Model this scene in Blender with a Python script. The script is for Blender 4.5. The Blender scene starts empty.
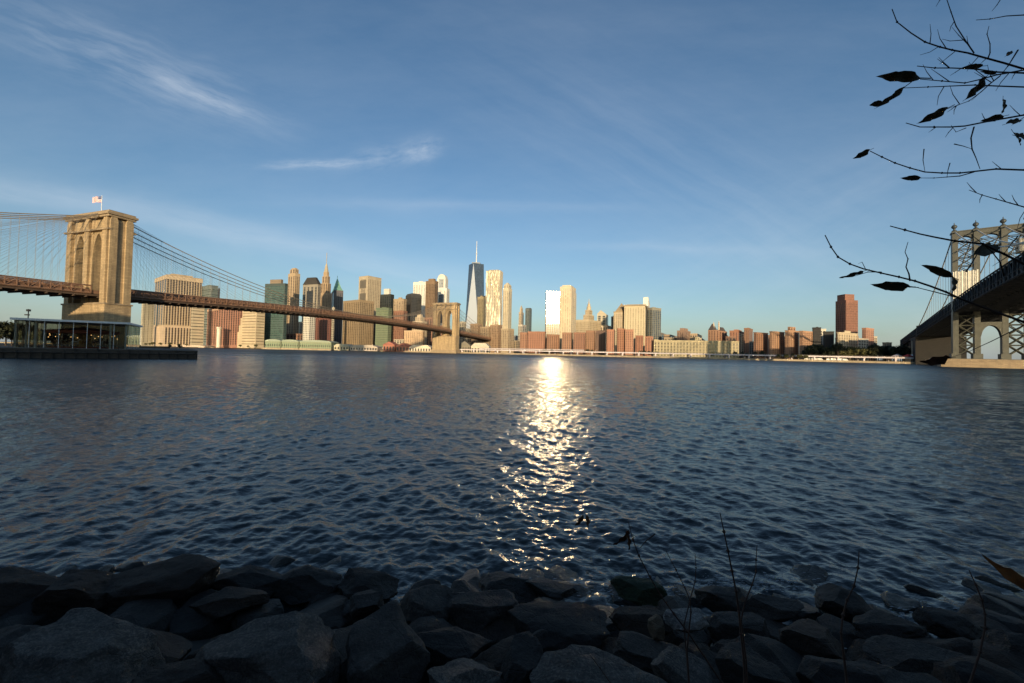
import bpy, bmesh, math, random
import numpy as np
from mathutils import Vector, Matrix, noise
random.seed(7)
S = bpy.context.scene
COL = S.collection
R = math.radians
F_PX = 410.0                       # focal length in pixels of a 1024 px wide frame
CAM_H = 4.0

# ------------------------------------------------------------------ camera
cam_d = bpy.data.cameras.new('camera'); cam = bpy.data.objects.new('camera', cam_d); COL.objects.link(cam)
cam_d.sensor_width = 36.0; cam_d.lens = F_PX/1024*36.0
cam_d.clip_start = 0.05; cam_d.clip_end = 30000
rot = Matrix.Rotation(R(90+1.5), 3, 'X') @ Matrix.Rotation(R(1.2), 3, 'Z')
cam.matrix_world = Matrix.Translation((0, 0, CAM_H)) @ rot.to_4x4()
S.camera = cam
EYE = Vector((0, 0, CAM_H))

def ray(px, py):
    return rot @ Vector(((px-512)/F_PX, -(py-341.5)/F_PX, -1.0))
def P(px, py, Y):
    """the point of the place seen at (px,py) that lies Y metres out"""
    d = ray(px, py); return EYE + d*(Y/d.y)
def on_slope(px, py, k=0.25, y0=7.6):
    d = ray(px, py)                 # bank: z = k*(y0-Y)
    t = (k*y0 - CAM_H)/(d.z + k*d.y)
    return EYE + d*t

# ------------------------------------------------------------------ objects
def tag(o, label=None, cat=None, group=None, kind=None):
    if label: o['label'] = label
    if cat: o['category'] = cat
    if group: o['group'] = group
    if kind: o['kind'] = kind
    return o
def empty(name, loc=(0,0,0), rz=0.0, label=None, cat=None, group=None):
    o = bpy.data.objects.new(name, None); COL.objects.link(o)
    o.location = loc; o.rotation_euler = (0,0,rz); o.empty_display_size = 0.5
    return tag(o, label, cat, group)
def link(name, me, parent=None):
    o = bpy.data.objects.new(name, me); COL.objects.link(o)
    if parent: o.parent = parent
    return o
def children(o): return [c for c in o.children]
def copy_tree(o, parent=None):
    c = o.copy(); COL.objects.link(c)
    if parent: c.parent = parent
    for ch in children(o): copy_tree(ch, c)
    return c

class MB:
    """collects shapes, becomes ONE mesh object"""
    def __init__(s): s.v=[]; s.f=[]
    def add(s, vs, fs):
        n=len(s.v); s.v += [tuple(v) for v in vs]; s.f += [tuple(i+n for i in f) for f in fs]; return s
    def box(s, x0,y0,z0,x1,y1,z1):
        return s.add([(x0,y0,z0),(x1,y0,z0),(x1,y1,z0),(x0,y1,z0),(x0,y0,z1),(x1,y0,z1),(x1,y1,z1),(x0,y1,z1)],
                     [(0,3,2,1),(4,5,6,7),(0,1,5,4),(1,2,6,5),(2,3,7,6),(3,0,4,7)])
    def frust(s, x0,y0,z0,x1,y1,z1, k=0.5, kx=None):
        """box whose top shrinks by k towards its centre"""
        kx = k if kx is None else kx
        cx,cy=(x0+x1)/2,(y0+y1)/2; a,b=(x1-x0)/2*kx,(y1-y0)/2*k
        return s.add([(x0,y0,z0),(x1,y0,z0),(x1,y1,z0),(x0,y1,z0),(cx-a,cy-b,z1),(cx+a,cy-b,z1),(cx+a,cy+b,z1),(cx-a,cy+b,z1)],
                     [(0,3,2,1),(4,5,6,7),(0,1,5,4),(1,2,6,5),(2,3,7,6),(3,0,4,7)])
    def prism(s, poly, axis, a, b):
        """poly of 2-d points extruded along axis 0/1/2 from a to b"""
        n=len(poly)
        def mk(p,q):
            return [(q,p[0],p[1]),(p[0],q,p[1]),(p[0],p[1],q)][axis]
        vs=[mk(p,a) for p in poly]+[mk(p,b) for p in poly]
        fs=[tuple(range(n))[::-1],tuple(range(n,2*n))]+[(i,(i+1)%n,n+(i+1)%n,n+i) for i in range(n)]
        return s.add(vs,fs)
    def tube(s, pts, r, n=6, r2=None, cap=True):
        pts=[Vector(p) for p in pts]; m=len(pts); r2 = r if r2 is None else r2
        vs=[];fs=[]; up=None
        for i,p in enumerate(pts):
            t=(pts[min(i+1,m-1)]-pts[max(i-1,0)]).normalized()
            if up is None:
                up=Vector((0,0,1)) if abs(t.z)<.9 else Vector((1,0,0))
            a=t.cross(up).normalized(); b=a.cross(t).normalized(); up=b
            rr=r+(r2-r)*i/max(1,m-1)
            for k in range(n):
                q=2*math.pi*k/n; vs.append(p+a*math.cos(q)*rr+b*math.sin(q)*rr)
        for i in range(m-1):
            for k in range(n):
                fs.append((i*n+k,i*n+(k+1)%n,(i+1)*n+(k+1)%n,(i+1)*n+k))
        if cap: fs += [tuple(range(n))[::-1], tuple(range((m-1)*n,m*n))]
        return s.add(vs,fs)
    def lathe(s, prof, cx=0, cy=0, n=12):
        vs=[];fs=[]; m=len(prof)
        for (r,z) in prof:
            for k in range(n):
                q=2*math.pi*k/n; vs.append((cx+r*math.cos(q),cy+r*math.sin(q),z))
        for i in range(m-1):
            for k in range(n): fs.append((i*n+k,i*n+(k+1)%n,(i+1)*n+(k+1)%n,(i+1)*n+k))
        fs += [tuple(range(n))[::-1], tuple(range((m-1)*n,m*n))]
        return s.add(vs,fs)
    def build(s, name, mat, parent=None, smooth=False, bevel=0):
        me=bpy.data.meshes.new(name); me.from_pydata(s.v,[],s.f)
        bm=bmesh.new(); bm.from_mesh(me); bmesh.ops.recalc_face_normals(bm, faces=bm.faces[:])
        if bevel: bmesh.ops.bevel(bm, geom=bm.edges[:], offset=bevel, segments=1, affect='EDGES')
        bm.to_mesh(me); bm.free()
        if smooth: me.polygons.foreach_set('use_smooth',[True]*len(me.polygons))
        if mat: me.materials.append(mat)
        return link(name, me, parent)

# ------------------------------------------------------------------ materials
class NT:
    def __init__(s, tree): s.t=tree
    def n(s, typ, **kw):
        nd=s.t.nodes.new(typ)
        for k,v in kw.items():
            if k in nd.bl_rna.properties: setattr(nd,k,v)
            else: s.set(nd,k,v)
        return nd
    def set(s, nd, key, v):
        sock = nd.inputs[key]
        if hasattr(v,'links') or isinstance(v, bpy.types.NodeSocket): s.t.links.new(v, sock)
        else: sock.default_value = v
    def m(s, op, a, b=0.0, c=0.0, clamp=False):
        nd=s.t.nodes.new('ShaderNodeMath'); nd.operation=op; nd.use_clamp=clamp
        for i,v in enumerate((a,b,c)): s.set(nd,i,v)
        return nd.outputs[0]
    def sep(s, v):
        nd=s.t.nodes.new('ShaderNodeSeparateXYZ'); s.t.links.new(v,nd.inputs[0]); return nd.outputs
    def mix(s, f, a, b):
        nd=s.t.nodes.new('ShaderNodeMix'); nd.data_type='RGBA'
        s.set(nd,0,f); s.set(nd,6,a); s.set(nd,7,b); return nd.outputs[2]
    def ramp(s, v, lo, hi):
        nd=s.t.nodes.new('ShaderNodeMapRange'); nd.clamp=True
        s.set(nd,0,v); nd.inputs[1].default_value=lo; nd.inputs[2].default_value=hi; return nd.outputs[0]
    def noise(s, vec, scale, detail=4, rough=.55):
        nd=s.t.nodes.new('ShaderNodeTexNoise'); s.set(nd,'Vector',vec)
        nd.inputs['Scale'].default_value=scale; nd.inputs['Detail'].default_value=detail; nd.inputs['Roughness'].default_value=rough
        return nd.outputs[0]
    def mapping(s, vec, scale=(1,1,1), rz=0, loc=(0,0,0)):
        nd=s.t.nodes.new('ShaderNodeMapping'); s.t.links.new(vec,nd.inputs[0])
        nd.inputs['Scale'].default_value=scale; nd.inputs['Rotation'].default_value=(0,0,rz); nd.inputs['Location'].default_value=loc
        return nd.outputs[0]

def c4(c, k=1.0): return (c[0]*k, c[1]*k, c[2]*k, 1)
def new_mat(name):
    m=bpy.data.materials.new(name); m.use_nodes=True
    nt=NT(m.node_tree); b=m.node_tree.nodes['Principled BSDF']
    return m,nt,b
_cache={}
def plain(name, col, rough=.7, var=.25, scale=.5, metal=0, bump=0, bscale=8):
    if name in _cache: return _cache[name]
    m,nt,b=new_mat(name)
    tc=nt.n('ShaderNodeTexCoord').outputs['Object']
    f=nt.noise(tc,scale,5)
    nt.set(b,'Base Color',nt.mix(nt.ramp(f,.3,.7),c4(col,1-var),c4(col,1+var)))
    b.inputs['Roughness'].default_value=rough; b.inputs['Metallic'].default_value=metal
    if bump:
        bp=nt.n('ShaderNodeBump'); bp.inputs['Strength'].default_value=bump; bp.inputs['Distance'].default_value=.05
        nt.set(bp,'Height',nt.noise(tc,bscale,6)); nt.set(b,'Normal',bp.outputs[0])
    _cache[name]=m; return m
def facade(name, col, rough=.75, line=.18, floor=3.8):
    """masonry or concrete wall: mottling, floor courses, streaks"""
    key='facade_'+name
    if key in _cache: return _cache[key]
    m,nt,b=new_mat(key)
    tc=nt.n('ShaderNodeTexCoord').outputs['Object']; x,y,z=nt.sep(tc)
    f=nt.ramp(nt.noise(tc,.05,4),.3,.7)
    st=nt.ramp(nt.noise(nt.mapping(tc,(.5,.5,.02)),1,4),.35,.7)
    col1=nt.mix(f,c4(col,.86),c4(col,1.12)); col2=nt.mix(nt.m('MULTIPLY',st,.25),col1,c4(col,.55))
    fr=nt.m('FRACT',nt.m('DIVIDE',z,floor)); ln=nt.m('MULTIPLY',nt.m('LESS_THAN',fr,.4),line)
    nt.set(b,'Base Color',nt.mix(ln,col2,c4(col,.35))); b.inputs['Roughness'].default_value=rough
    _cache[key]=m; return m
def pane(name, glass, wall, floor=3.8, k=.5, rough=.12, spec=.6):
    """a strip of windows: glass with spandrels of the wall's colour between floors"""
    key='pane_'+name
    if key in _cache: return _cache[key]
    m,nt,b=new_mat(key)
    tc=nt.n('ShaderNodeTexCoord').outputs['Object']; x,y,z=nt.sep(tc)
    fr=nt.m('FRACT',nt.m('DIVIDE',z,floor)); gl=nt.m('LESS_THAN',fr,k)
    cell=nt.n('ShaderNodeTexWhiteNoise'); cell.noise_dimensions='3D'
    cv=nt.n('ShaderNodeCombineXYZ'); nt.set(cv,0,nt.m('FLOOR',nt.m('DIVIDE',x,2.6))); nt.set(cv,1,nt.m('FLOOR',nt.m('DIVIDE',y,2.6))); nt.set(cv,2,nt.m('FLOOR',nt.m('DIVIDE',z,floor)))
    nt.set(cell,'Vector',cv.outputs[0])
    g=nt.mix(cell.outputs[0],c4(glass,.55),c4(glass,1.5))
    nt.set(b,'Base Color',nt.mix(gl,c4(wall),g))
    nt.set(b,'Roughness',nt.m('SUBTRACT',.75,nt.m('MULTIPLY',gl,.75-rough)))
    b.inputs['Specular IOR Level'].default_value=spec
    _cache[key]=m; return m
def blocks(name, col, bw=1.6, bh=.6, rough=.85, mortar=.6, stain=.35):
    """coursed stone"""
    if name in _cache: return _cache[name]
    m,nt,b=new_mat(name)
    tc=nt.n('ShaderNodeTexCoord').outputs['Object']; x,y,z=nt.sep(tc)
    cv=nt.n('ShaderNodeCombineXYZ'); nt.set(cv,0,nt.m('ADD',x,y)); nt.set(cv,1,z)
    br=nt.n('ShaderNodeTexBrick'); nt.set(br,'Vector',cv.outputs[0])
    for k,v in (('Color1',c4(col,1.12)),('Color2',c4(col,.82)),('Mortar',c4(col,mortar)),('Scale',1.0),('Mortar Size',.05),('Brick Width',bw),('Row Height',bh)): nt.set(br,k,v)
    st=nt.ramp(nt.noise(nt.mapping(tc,(.35,.35,.04)),1,5),.42,.75)
    f=nt.ramp(nt.noise(tc,.12,5),.35,.7)
    c1=nt.mix(nt.m('MULTIPLY',f,.4),br.outputs[0],c4(col,.62)); 
    nt.set(b,'Base Color',nt.mix(nt.m('MULTIPLY',st,stain),c1,c4((.10,.075,.05)))); b.inputs['Roughness'].default_value=rough
    bp=nt.n('ShaderNodeBump'); bp.inputs['Strength'].default_value=.5; bp.inputs['Distance'].default_value=.1
    nt.set(bp,'Height',br.outputs[1]); bp.invert=True; nt.set(b,'Normal',bp.outputs[0])
    _cache[name]=m; return m

# ------------------------------------------------------------------ light
SUN_AZ = R(177); SUN_EL = R(7.8)     # clockwise from +Y
sd = Vector((math.sin(SUN_AZ)*math.cos(SUN_EL), math.cos(SUN_AZ)*math.cos(SUN_EL), math.sin(SUN_EL)))
sl = bpy.data.lights.new('sun','SUN'); sl.energy=5.0; sl.angle=R(.53); sl.color=(1,.78,.49)
so = bpy.data.objects.new('sun', sl); COL.objects.link(so); so.rotation_euler = sd.to_track_quat('Z','Y').to_euler()
w = bpy.data.worlds.new('World'); S.world = w; w.use_nodes = True
nt = NT(w.node_tree); bg = w.node_tree.nodes['Background']
sky = nt.n('ShaderNodeTexSky'); sky.sky_type='NISHITA'; sky.sun_disc=False
sky.sun_elevation=SUN_EL; sky.sun_rotation=SUN_AZ; sky.altitude=0; sky.air_density=1.0; sky.dust_density=1.4; sky.ozone_density=1.8
tc = nt.n('ShaderNodeTexCoord').outputs['Generated']; X,Y_,Z_ = nt.sep(tc)
Ys = nt.m('MAXIMUM', Y_, .02)
u = nt.m('DIVIDE', X, Ys); v = nt.m('DIVIDE', Z_, Ys)       # direction as slopes from the view to the west
def wisp(p0, p1, wpx, k, sharp=1.0, streak=9, dens=2.2, lo=.35, hi=.75, seed=0.0):
    d0, d1 = ray(*p0), ray(*p1)
    u0,v0,u1,v1 = d0.x/d0.y, d0.z/d0.y, d1.x/d1.y, d1.z/d1.y
    L = math.hypot(u1-u0, v1-v0); cx,sx=(u1-u0)/L,(v1-v0)/L; W=wpx/F_PX
    du = nt.m('SUBTRACT',u,(u0+u1)/2); dv = nt.m('SUBTRACT',v,(v0+v1)/2)
    a = nt.m('ADD', nt.m('MULTIPLY',du,cx), nt.m('MULTIPLY',dv,sx))
    b = nt.m('SUBTRACT', nt.m('MULTIPLY',dv,cx), nt.m('MULTIPLY',du,sx))
    cv = nt.n('ShaderNodeCombineXYZ'); nt.set(cv,0,a); nt.set(cv,1,b); nt.set(cv,2,seed)
    wn = nt.noise(nt.mapping(cv.outputs[0],(3,3,1)),1.5,3)
    b2 = nt.m('ADD', b, nt.m('MULTIPLY', nt.m('SUBTRACT',wn,.5), min(W*1.2,.05)))
    ea = nt.m('POWER', nt.m('ABSOLUTE', nt.m('DIVIDE',a,L/2)), 2.5)
    eb = nt.m('POWER', nt.m('ABSOLUTE', nt.m('DIVIDE',b2,W/2)), 2.0)
    mask = nt.m('EXPONENT', nt.m('MULTIPLY', nt.m('ADD',ea,eb), -sharp))
    cv2 = nt.n('ShaderNodeCombineXYZ'); nt.set(cv2,0,a); nt.set(cv2,1,b2); nt.set(cv2,2,seed)
    ns = nt.ramp(nt.noise(nt.mapping(cv2.outputs[0],(dens,dens*streak,1)),1.0,7,.62), lo, hi)
    return nt.m('MULTIPLY', nt.m('MULTIPLY', mask, ns), k)
WISPS = [
 wisp((0,15),(258,116), 62, .42, seed=1, dens=4, streak=7, lo=.40, hi=.70), wisp((140,72),(268,121), 20, .75, seed=2, streak=6, dens=7, lo=.30, hi=.72),
 wisp((268,165),(366,163), 8, .75, seed=3, streak=5, dens=14, lo=.3, hi=.7), wisp((345,162),(420,152), 20, .45, seed=4, streak=3, dens=13, lo=.38, hi=.7),
 wisp((402,154),(440,149), 22, .75, seed=5, streak=2, dens=16, lo=.32, hi=.7), wisp((-60,172),(440,272), 26, .42, seed=6, lo=.1, hi=.6),
 wisp((290,203),(640,208), 12, .30, seed=7, lo=.15), wisp((560,245),(800,250), 10, .28, seed=8, lo=.2),
 wisp((470,60),(900,300), 150, .20, seed=9, dens=1.5), wisp((600,330),(1000,120), 120, .16, seed=10, dens=1.5),
 wisp((200,230),(600,330), 40, .22, seed=11), wisp((-80,180),(60,205), 18, .3, seed=12)]
tot = WISPS[0]
for q in WISPS[1:]: tot = nt.m('ADD', tot, q)
cv = nt.n('ShaderNodeCombineXYZ'); nt.set(cv,0,u); nt.set(cv,1,v)
gen = nt.ramp(nt.noise(nt.mapping(cv.outputs[0],(1.0,3.2,1),rz=-.35),1.3,8,.66), .38,.85)
tot = nt.m('ADD', tot, nt.m('MULTIPLY', gen, .16))
bank = nt.m('MULTIPLY', nt.m('EXPONENT', nt.m('MULTIPLY', nt.m('MAXIMUM',Z_,0.0), -6.0)), nt.m('ADD', .42, nt.m('MULTIPLY', gen, .35)))
tot = nt.m('MULTIPLY', tot, nt.m('GREATER_THAN', Y_, .05)); tot = nt.m('ADD', tot, bank); tot = nt.m('MULTIPLY', nt.m('MINIMUM', tot, .8), .54)
CLOUD = nt.n('ShaderNodeRGB'); CLOUD.outputs[0].default_value=(4.9,5.35,5.9,1)
tint = nt.n('ShaderNodeMix'); tint.data_type='RGBA'; tint.blend_type='MULTIPLY'; tint.inputs[0].default_value=1
nt.set(tint,6,sky.outputs[0]); nt.set(tint,7,(.79,.985,1.15,1))
nt.set(bg,'Color',nt.mix(tot, tint.outputs[2], CLOUD.outputs[0])); bg.inputs['Strength'].default_value=.15
S.view_settings.view_transform='Standard'; S.view_settings.look='None'; S.view_settings.gamma=1; S.view_settings.exposure=0.0
S.cycles.max_bounces=5; S.cycles.diffuse_bounces=2; S.cycles.glossy_bounces=3; S.cycles.transparent_max_bounces=12
S.cycles.sample_clamp_indirect=0; S.cycles.caustics_reflective=True; S.cycles.blur_glossy=0.0
S.cycles.use_denoising=True
# ================================================================== SETTING
# ---- the river: one sheet of real waves, fine near the viewer, coarser far out
def make_water():
    na=1060; ang=np.linspace(R(-74),R(74),na)
    rr=[3.0]
    while rr[-1]<9000:
        r=rr[-1]; rr.append(r*1.0036 + (0.0 if r<1200 else r*.02))
    rr=np.array(rr); nr=len(rr)
    A,Rr=np.meshgrid(ang,rr); Xw=np.sin(A)*Rr; Yw=np.cos(A)*Rr-2.0; Z=np.zeros_like(Xw)
    cell=np.maximum(Rr*(ang[1]-ang[0]), Rr*.0036)
    rng=np.random.RandomState(3)
    N=150
    lam=np.exp(rng.uniform(math.log(.09),math.log(3.4),N))
    main=R(200)
    for i in range(N):
        l=lam[i]; th=main+rng.normal(0,.80)
        k=2*math.pi/l; s=.034*(1.15 if l<.3 else (1.1 if l<.7 else (.75 if l<1.4 else .38)))          # slope carried by each component
        a=s/k*rng.uniform(.6,1.4)
        fade=np.clip((l/cell-2.6)/3,0,1)
        ph=k*(Xw*math.cos(th)+Yw*math.sin(th))+rng.uniform(0,6.28)
        # long slow modulation makes groups and calm streaks
        md=.65+.35*np.sin(ph*.083+rng.uniform(0,6.28)+Xw*.05*rng.uniform(-1,1))
        w_=np.sin(ph); Z+=a*fade*md*(w_+.30*(2*w_*w_-1))
    co=np.stack([Xw,Yw,Z],-1).reshape(-1,3).astype(np.float32)
    idx=np.arange(nr*na).reshape(nr,na)
    q=np.stack([idx[:-1,:-1],idx[:-1,1:],idx[1:,1:],idx[1:,:-1]],-1).reshape(-1,4)
    me=bpy.data.meshes.new('river'); me.vertices.add(len(co)); me.vertices.foreach_set('co',co.ravel())
    me.loops.add(q.size); me.loops.foreach_set('vertex_index',q.ravel().astype(np.int32))
    me.polygons.add(len(q)); me.polygons.foreach_set('loop_start',np.arange(0,q.size,4,dtype=np.int32)); me.polygons.foreach_set('loop_total',np.full(len(q),4,dtype=np.int32))
    me.polygons.foreach_set('use_smooth',np.ones(len(q),dtype=bool)); me.update(); me.validate()
    m,nt,b=new_mat('river_water')
    tc=nt.n('ShaderNodeTexCoord').outputs['Object']
    b.inputs['Base Color'].default_value=(.008,.016,.018,1); b.inputs['IOR'].default_value=1.333
    b.inputs['Roughness'].default_value=.06
    n1=nt.noise(nt.mapping(tc,(1,2.0,1),rz=R(-20)),2.4,5,.65)
    n2=nt.noise(nt.mapping(tc,(1,2.2,1),rz=R(-20)),.28,4,.6)
    n3=nt.noise(nt.mapping(tc,(1,1.6,1),rz=R(15)),6.0,3,.6)
    big=nt.ramp(nt.noise(nt.mapping(tc,(1,2.5,1)),.012,3),.3,.7)
    dist=nt.m('POWER',nt.m('DIVIDE',nt.n('ShaderNodeVectorMath',operation='LENGTH',Vector=tc) .outputs['Value'],1.0),1.0)
    far=nt.ramp(dist,8,45); far2=nt.ramp(dist,60,260)
    h=nt.m('ADD',nt.m('MULTIPLY',n3,.018),nt.m('MULTIPLY',nt.m('MULTIPLY',n1,.15),far))
    h=nt.m('ADD',h,nt.m('MULTIPLY',nt.m('MULTIPLY',n2,.75),far2))
    h=nt.m('MULTIPLY',h,nt.m('ADD',.65,nt.m('MULTIPLY',big,.55)))
    bp=nt.n('ShaderNodeBump'); bp.inputs['Strength'].default_value=1; bp.inputs['Distance'].default_value=1.0
    nt.set(bp,'Height',h)
    nz=nt.n('ShaderNodeTexNoise'); nt.set(nz,'Vector',nt.mapping(tc,(1,2.0,1),rz=R(-20))); nz.inputs['Scale'].default_value=.8; nz.inputs['Detail'].default_value=3
    va=nt.n('ShaderNodeVectorMath',operation='SUBTRACT'); nt.set(va,0,nz.outputs['Color']); va.inputs[1].default_value=(.5,.5,.5)
    vb=nt.n('ShaderNodeVectorMath',operation='SCALE'); nt.set(vb,0,va.outputs[0]); nt.set(vb,'Scale',nt.m('MULTIPLY',nt.ramp(dist,25,260),.8))
    vc=nt.n('ShaderNodeVectorMath',operation='ADD'); nt.set(vc,0,bp.outputs[0]); nt.set(vc,1,vb.outputs[0])
    vd=nt.n('ShaderNodeVectorMath',operation='NORMALIZE'); nt.set(vd,0,vc.outputs[0])
    nt.set(b,'Normal',vd.outputs[0]); nt.set(b,'Roughness',nt.m('ADD',.055,nt.m('MULTIPLY',nt.m('MULTIPLY',nt.m('POWER',nt.ramp(dist,35,420),.8),.38),nt.m('ADD',.72,nt.m('MULTIPLY',nt.ramp(nt.noise(nt.mapping(tc,(1,1.3,1)),.035,4),.35,.65),.5)))))
    me.materials.append(m)
    o=link('river',me); tag(o,kind='structure'); return o
make_water()

def sheet(name, poly, z, zb, mat):
    mb=MB(); mb.prism([(p[0],p[1]) for p in poly],2,zb,z); o=mb.build(name,mat); tag(o,kind='structure'); return o
M_GROUND=plain('dark_ground',(.06,.055,.045),.95,.3,.3)
M_CITY=plain('city_ground',(.13,.12,.11),.9,.25,.02)
M_PIER=blocks('pier_wall',(.07,.058,.045),3.0,.7,stain=.2)
sheet('park_ground',[(-93,121.5),(-131,168),(-235,232),(-262,262),(-250,300),(-310,320),(-700,430),(-1500,400),(-1500,-800),(1500,-800),(1500,-60),(120,-25),(60,.4),(-60,.4),(-110,0),(-180,14),(-190,54)],2.5,-4,M_PIER)
# ---- sloping bank under the stones
mb=MB(); nx=60; xs=[-70+i*(140/nx) for i in range(nx+1)]
vs=[];fs=[]
for j,(y,z) in enumerate(((.3,2.2),(1.5,1.35),(3,.98),(4.5,.6),(6,.2),(7.6,-.25),(10,-1.0),(14,-2.2))):
    for x in xs: vs.append((x,y,z-.25+.12*noise.noise((x*.7,y*.7,0))))
for j in range(7):
    for i in range(nx): a=j*(nx+1)+i; fs.append((a,a+1,a+nx+2,a+nx+1))
mb.add(vs,fs); o=mb.build('river_bank',M_GROUND,smooth=True); tag(o,kind='structure')
# ---- the far shore
SHORE=[(-2600,1500),(-1300,1130),(-650,905),(-300,812),(-120,752),(160,640),(430,508),(560,400),(760,300),(1300,120)]
sheet('far_shore_ground',SHORE+[(8000,300),(8000,9500),(-8000,9500),(-8000,2500)],2.0,-4,M_CITY)
def shore_y(X, off=0):
    for a,b in zip(SHORE,SHORE[1:]):
        if a[0]<=X<=b[0]: return a[1]+(b[1]-a[1])*(X-a[0])/(b[0]-a[0])+off
    return 700+off
# ---- far low hill line of New Jersey, hides where sheet ends
mb=MB(); vs=[];fs=[]; n=90
for i in range(n+1):
    x=-7000+i*14000/n; h=18+14*noise.noise((i*.23,3,0))
    vs += [(x,8600,-2),(x,8800,h),(x,9100,-2)]
for i in range(n): a=i*3; fs += [(a,a+3,a+4,a+1),(a+1,a+4,a+5,a+2)]
mb.add(vs,fs); o=mb.build('hills',plain('hill_green',(.05,.06,.045),.95),smooth=True); tag(o,kind='structure')
# ================================================================== THE STONE SUSPENSION BRIDGE
STONE=blocks('bridge_stone',(.52,.375,.21),2.6,1.1,stain=.6,mortar=.45)
STONE_D=blocks('bridge_stone_trim',(.40,.30,.19),2.2,.9,stain=.4)
BROWN=plain('bridge_brown_paint',(.25,.14,.088),.7,.25,.3)
BROWN_D=plain('bridge_deck_dark',(.10,.065,.045),.8,.25,.3)
CABLE=plain('cable_paint',(.30,.24,.17),.6,.1,.5)
WIRE=plain('wire_grey',(.22,.20,.18),.6,.1,.5)
Rc=P(110,209,262); T1=Vector((Rc.x-.947*22.5+.321*6.5, 262+.321*22.5+.947*6.5, 0))
T2=P(446,330,738); T2.z=0
ax=(T2-T1); SPAN=ax.length; ax.normalize(); BANG=math.atan2(ax.y,ax.x)
TOP=P(110,210,262).z
bridge=empty('suspension_bridge',(T1.x,T1.y,0),BANG,'long brown suspension bridge with two tan stone gothic towers crossing the river at left','bridge')
def stone_tower(t):
    """local x = along the bridge, y = across; arches are cut through along x"""
    ea,w,d=TOP,45.0,13.6
    h2=w/2; zs=60.0; za=ea-14; zdk=30.0
    mb=MB()
    mb.box(t-d/2-.3,-h2-.6,-5,t+d/2+.3,h2+.6,zdk)
    aw=10.2; pier_in=4.6; # half width of middle shaft
    # shafts
    mb.box(t-d/2+1.2,-pier_in,zdk,t+d/2-1.5,pier_in,ea-5)
    for s in (-1,1):
        y0,y1=sorted((s*(pier_in+aw),s*h2)); mb.box(t-d/2+1.5,y0,zdk,t+d/2-1.5,y1,ea-5)
        # pointed arch head
        ya,yb=s*pier_in,s*(pier_in+aw); ym=(ya+yb)/2
        for (e,) in ((ya,),(yb,)):
            poly=[(e,zs)]
            for k in range(1,9):
                q=k/8; yy=e+(ym-e)*(1-math.cos(q*math.pi/2*.92))/(1-math.cos(math.pi/2*.92)); zz=zs+(za-zs)*math.sin(q*math.pi/2*.92)/math.sin(math.pi/2*.92)
                poly.append((yy,zz))
            poly += [(ym,ea-5),(e,ea-5)]
            mb.prism(poly,0,t-d/2+1.5,t+d/2-1.5)
    tw=mb.build('tower',STONE,bridge)
    # buttresses on the four sides
    for y in (-h2+3.2,0,h2-3.2):
        for sx in (-1,1):
            b=MB(); x0,x1=sorted((t+sx*(d/2-1.5),t+sx*(d/2+.2))); b.box(x0,y-2.4,zdk,x1,y+2.4,ea-6.5)
            b.frust(x0,y-2.4,ea-6.5,x1,y+2.4,ea-4,.7); b.build('buttress',STONE,tw)
    for sy in (-1,1):
        for x in (t-4.2,t+4.2):
            b=MB(); y0,y1=sorted((sy*h2,sy*(h2+1.3))); b.box(x-2.0,y0,zdk,x+2.0,y1,ea-6.5); b.frust(x-2.0,y0,ea-6.5,x+2.0,y1,ea-4,.7); b.build('buttress',STONE,tw)
    b=MB(); b.box(t-d/2-.6,-h2-1.4,ea-4,t+d/2+.6,h2+1.4,ea-2.6); b.box(t-d/2-1.4,-h2-2.2,ea-2.6,t+d/2+1.4,h2+2.2,ea-1.2); b.box(t-d/2-.4,-h2-1.2,ea-1.2,t+d/2+.4,h2+1.2,ea)
    b.build('cornice',STONE_D,tw)
    b=MB(); b.box(t-d/2-1.0,-h2-1.5,ea-12.6,t-d/2+1.4,h2+1.5,ea-11.6); b.box(t+d/2-1.4,-h2-1.5,ea-12.6,t+d/2+1.0,h2+1.5,ea-11.6); b.build('string_course',STONE_D,tw)
    b=MB(); b.box(t-d/2-.9,-h2-1.2,zdk-.6,t+d/2+.9,h2+1.2,zdk+.4); b.box(t-d/2-2.6,-h2-3,-5,t+d/2+2.6,h2+3,6); b.build('base_course',STONE_D,tw)
    return tw
stone_tower(0); stone_tower(SPAN)
# deck profile: height of the deck's underside along the bridge
KP=[(-420,26),(-150,33),(0,34.5),(SPAN*.25,38.6),(SPAN*.5,40.5),(SPAN*.75,40),(SPAN,37.5),(SPAN+120,32.5),(SPAN+285,24),(SPAN+420,17),(SPAN+620,8),(SPAN+720,2.5)]
def interp(tab,t):
    if t<=tab[0][0]: return tab[0][1]
    for a,b in zip(tab,tab[1:]):
        if t<=b[0]:
            q=(t-a[0])/(b[0]-a[0]); return a[1]+(b[1]-a[1])*q
    return tab[-1][1]
def zd(t): return sum(interp(KP,t+k) for k in (-40,-20,0,20,40))/5
DW=13.0
def along(a,b,step):
    n=max(1,int((b-a)/step)); return [a+(b-a)*i/n for i in range(n+1)]
mb=MB()
ts=along(-420,SPAN+700,12)
vs=[];fs=[]
for t in ts:
    z=zd(t)
    vs += [(t,-DW,z),(t,DW,z),(t,DW,z+1.6),(t,-DW,z+1.6)]
for i in range(len(ts)-1):
    for k in range(4): fs.append((i*4+k,i*4+(k+1)%4,i*4+4+(k+1)%4,i*4+4+k))
fs += [(3,2,1,0),tuple(len(vs)-4+k for k in range(4))]
mb.add(vs,fs); mb.build('deck',BROWN_D,bridge)
b=MB()
for t in along(-420,SPAN+280,6):
    z=zd(t)-.9; b.box(t-.3,-DW,z,t+.3,DW,z+.9)
b.build('floor_beam',BROWN_D,bridge)
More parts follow.
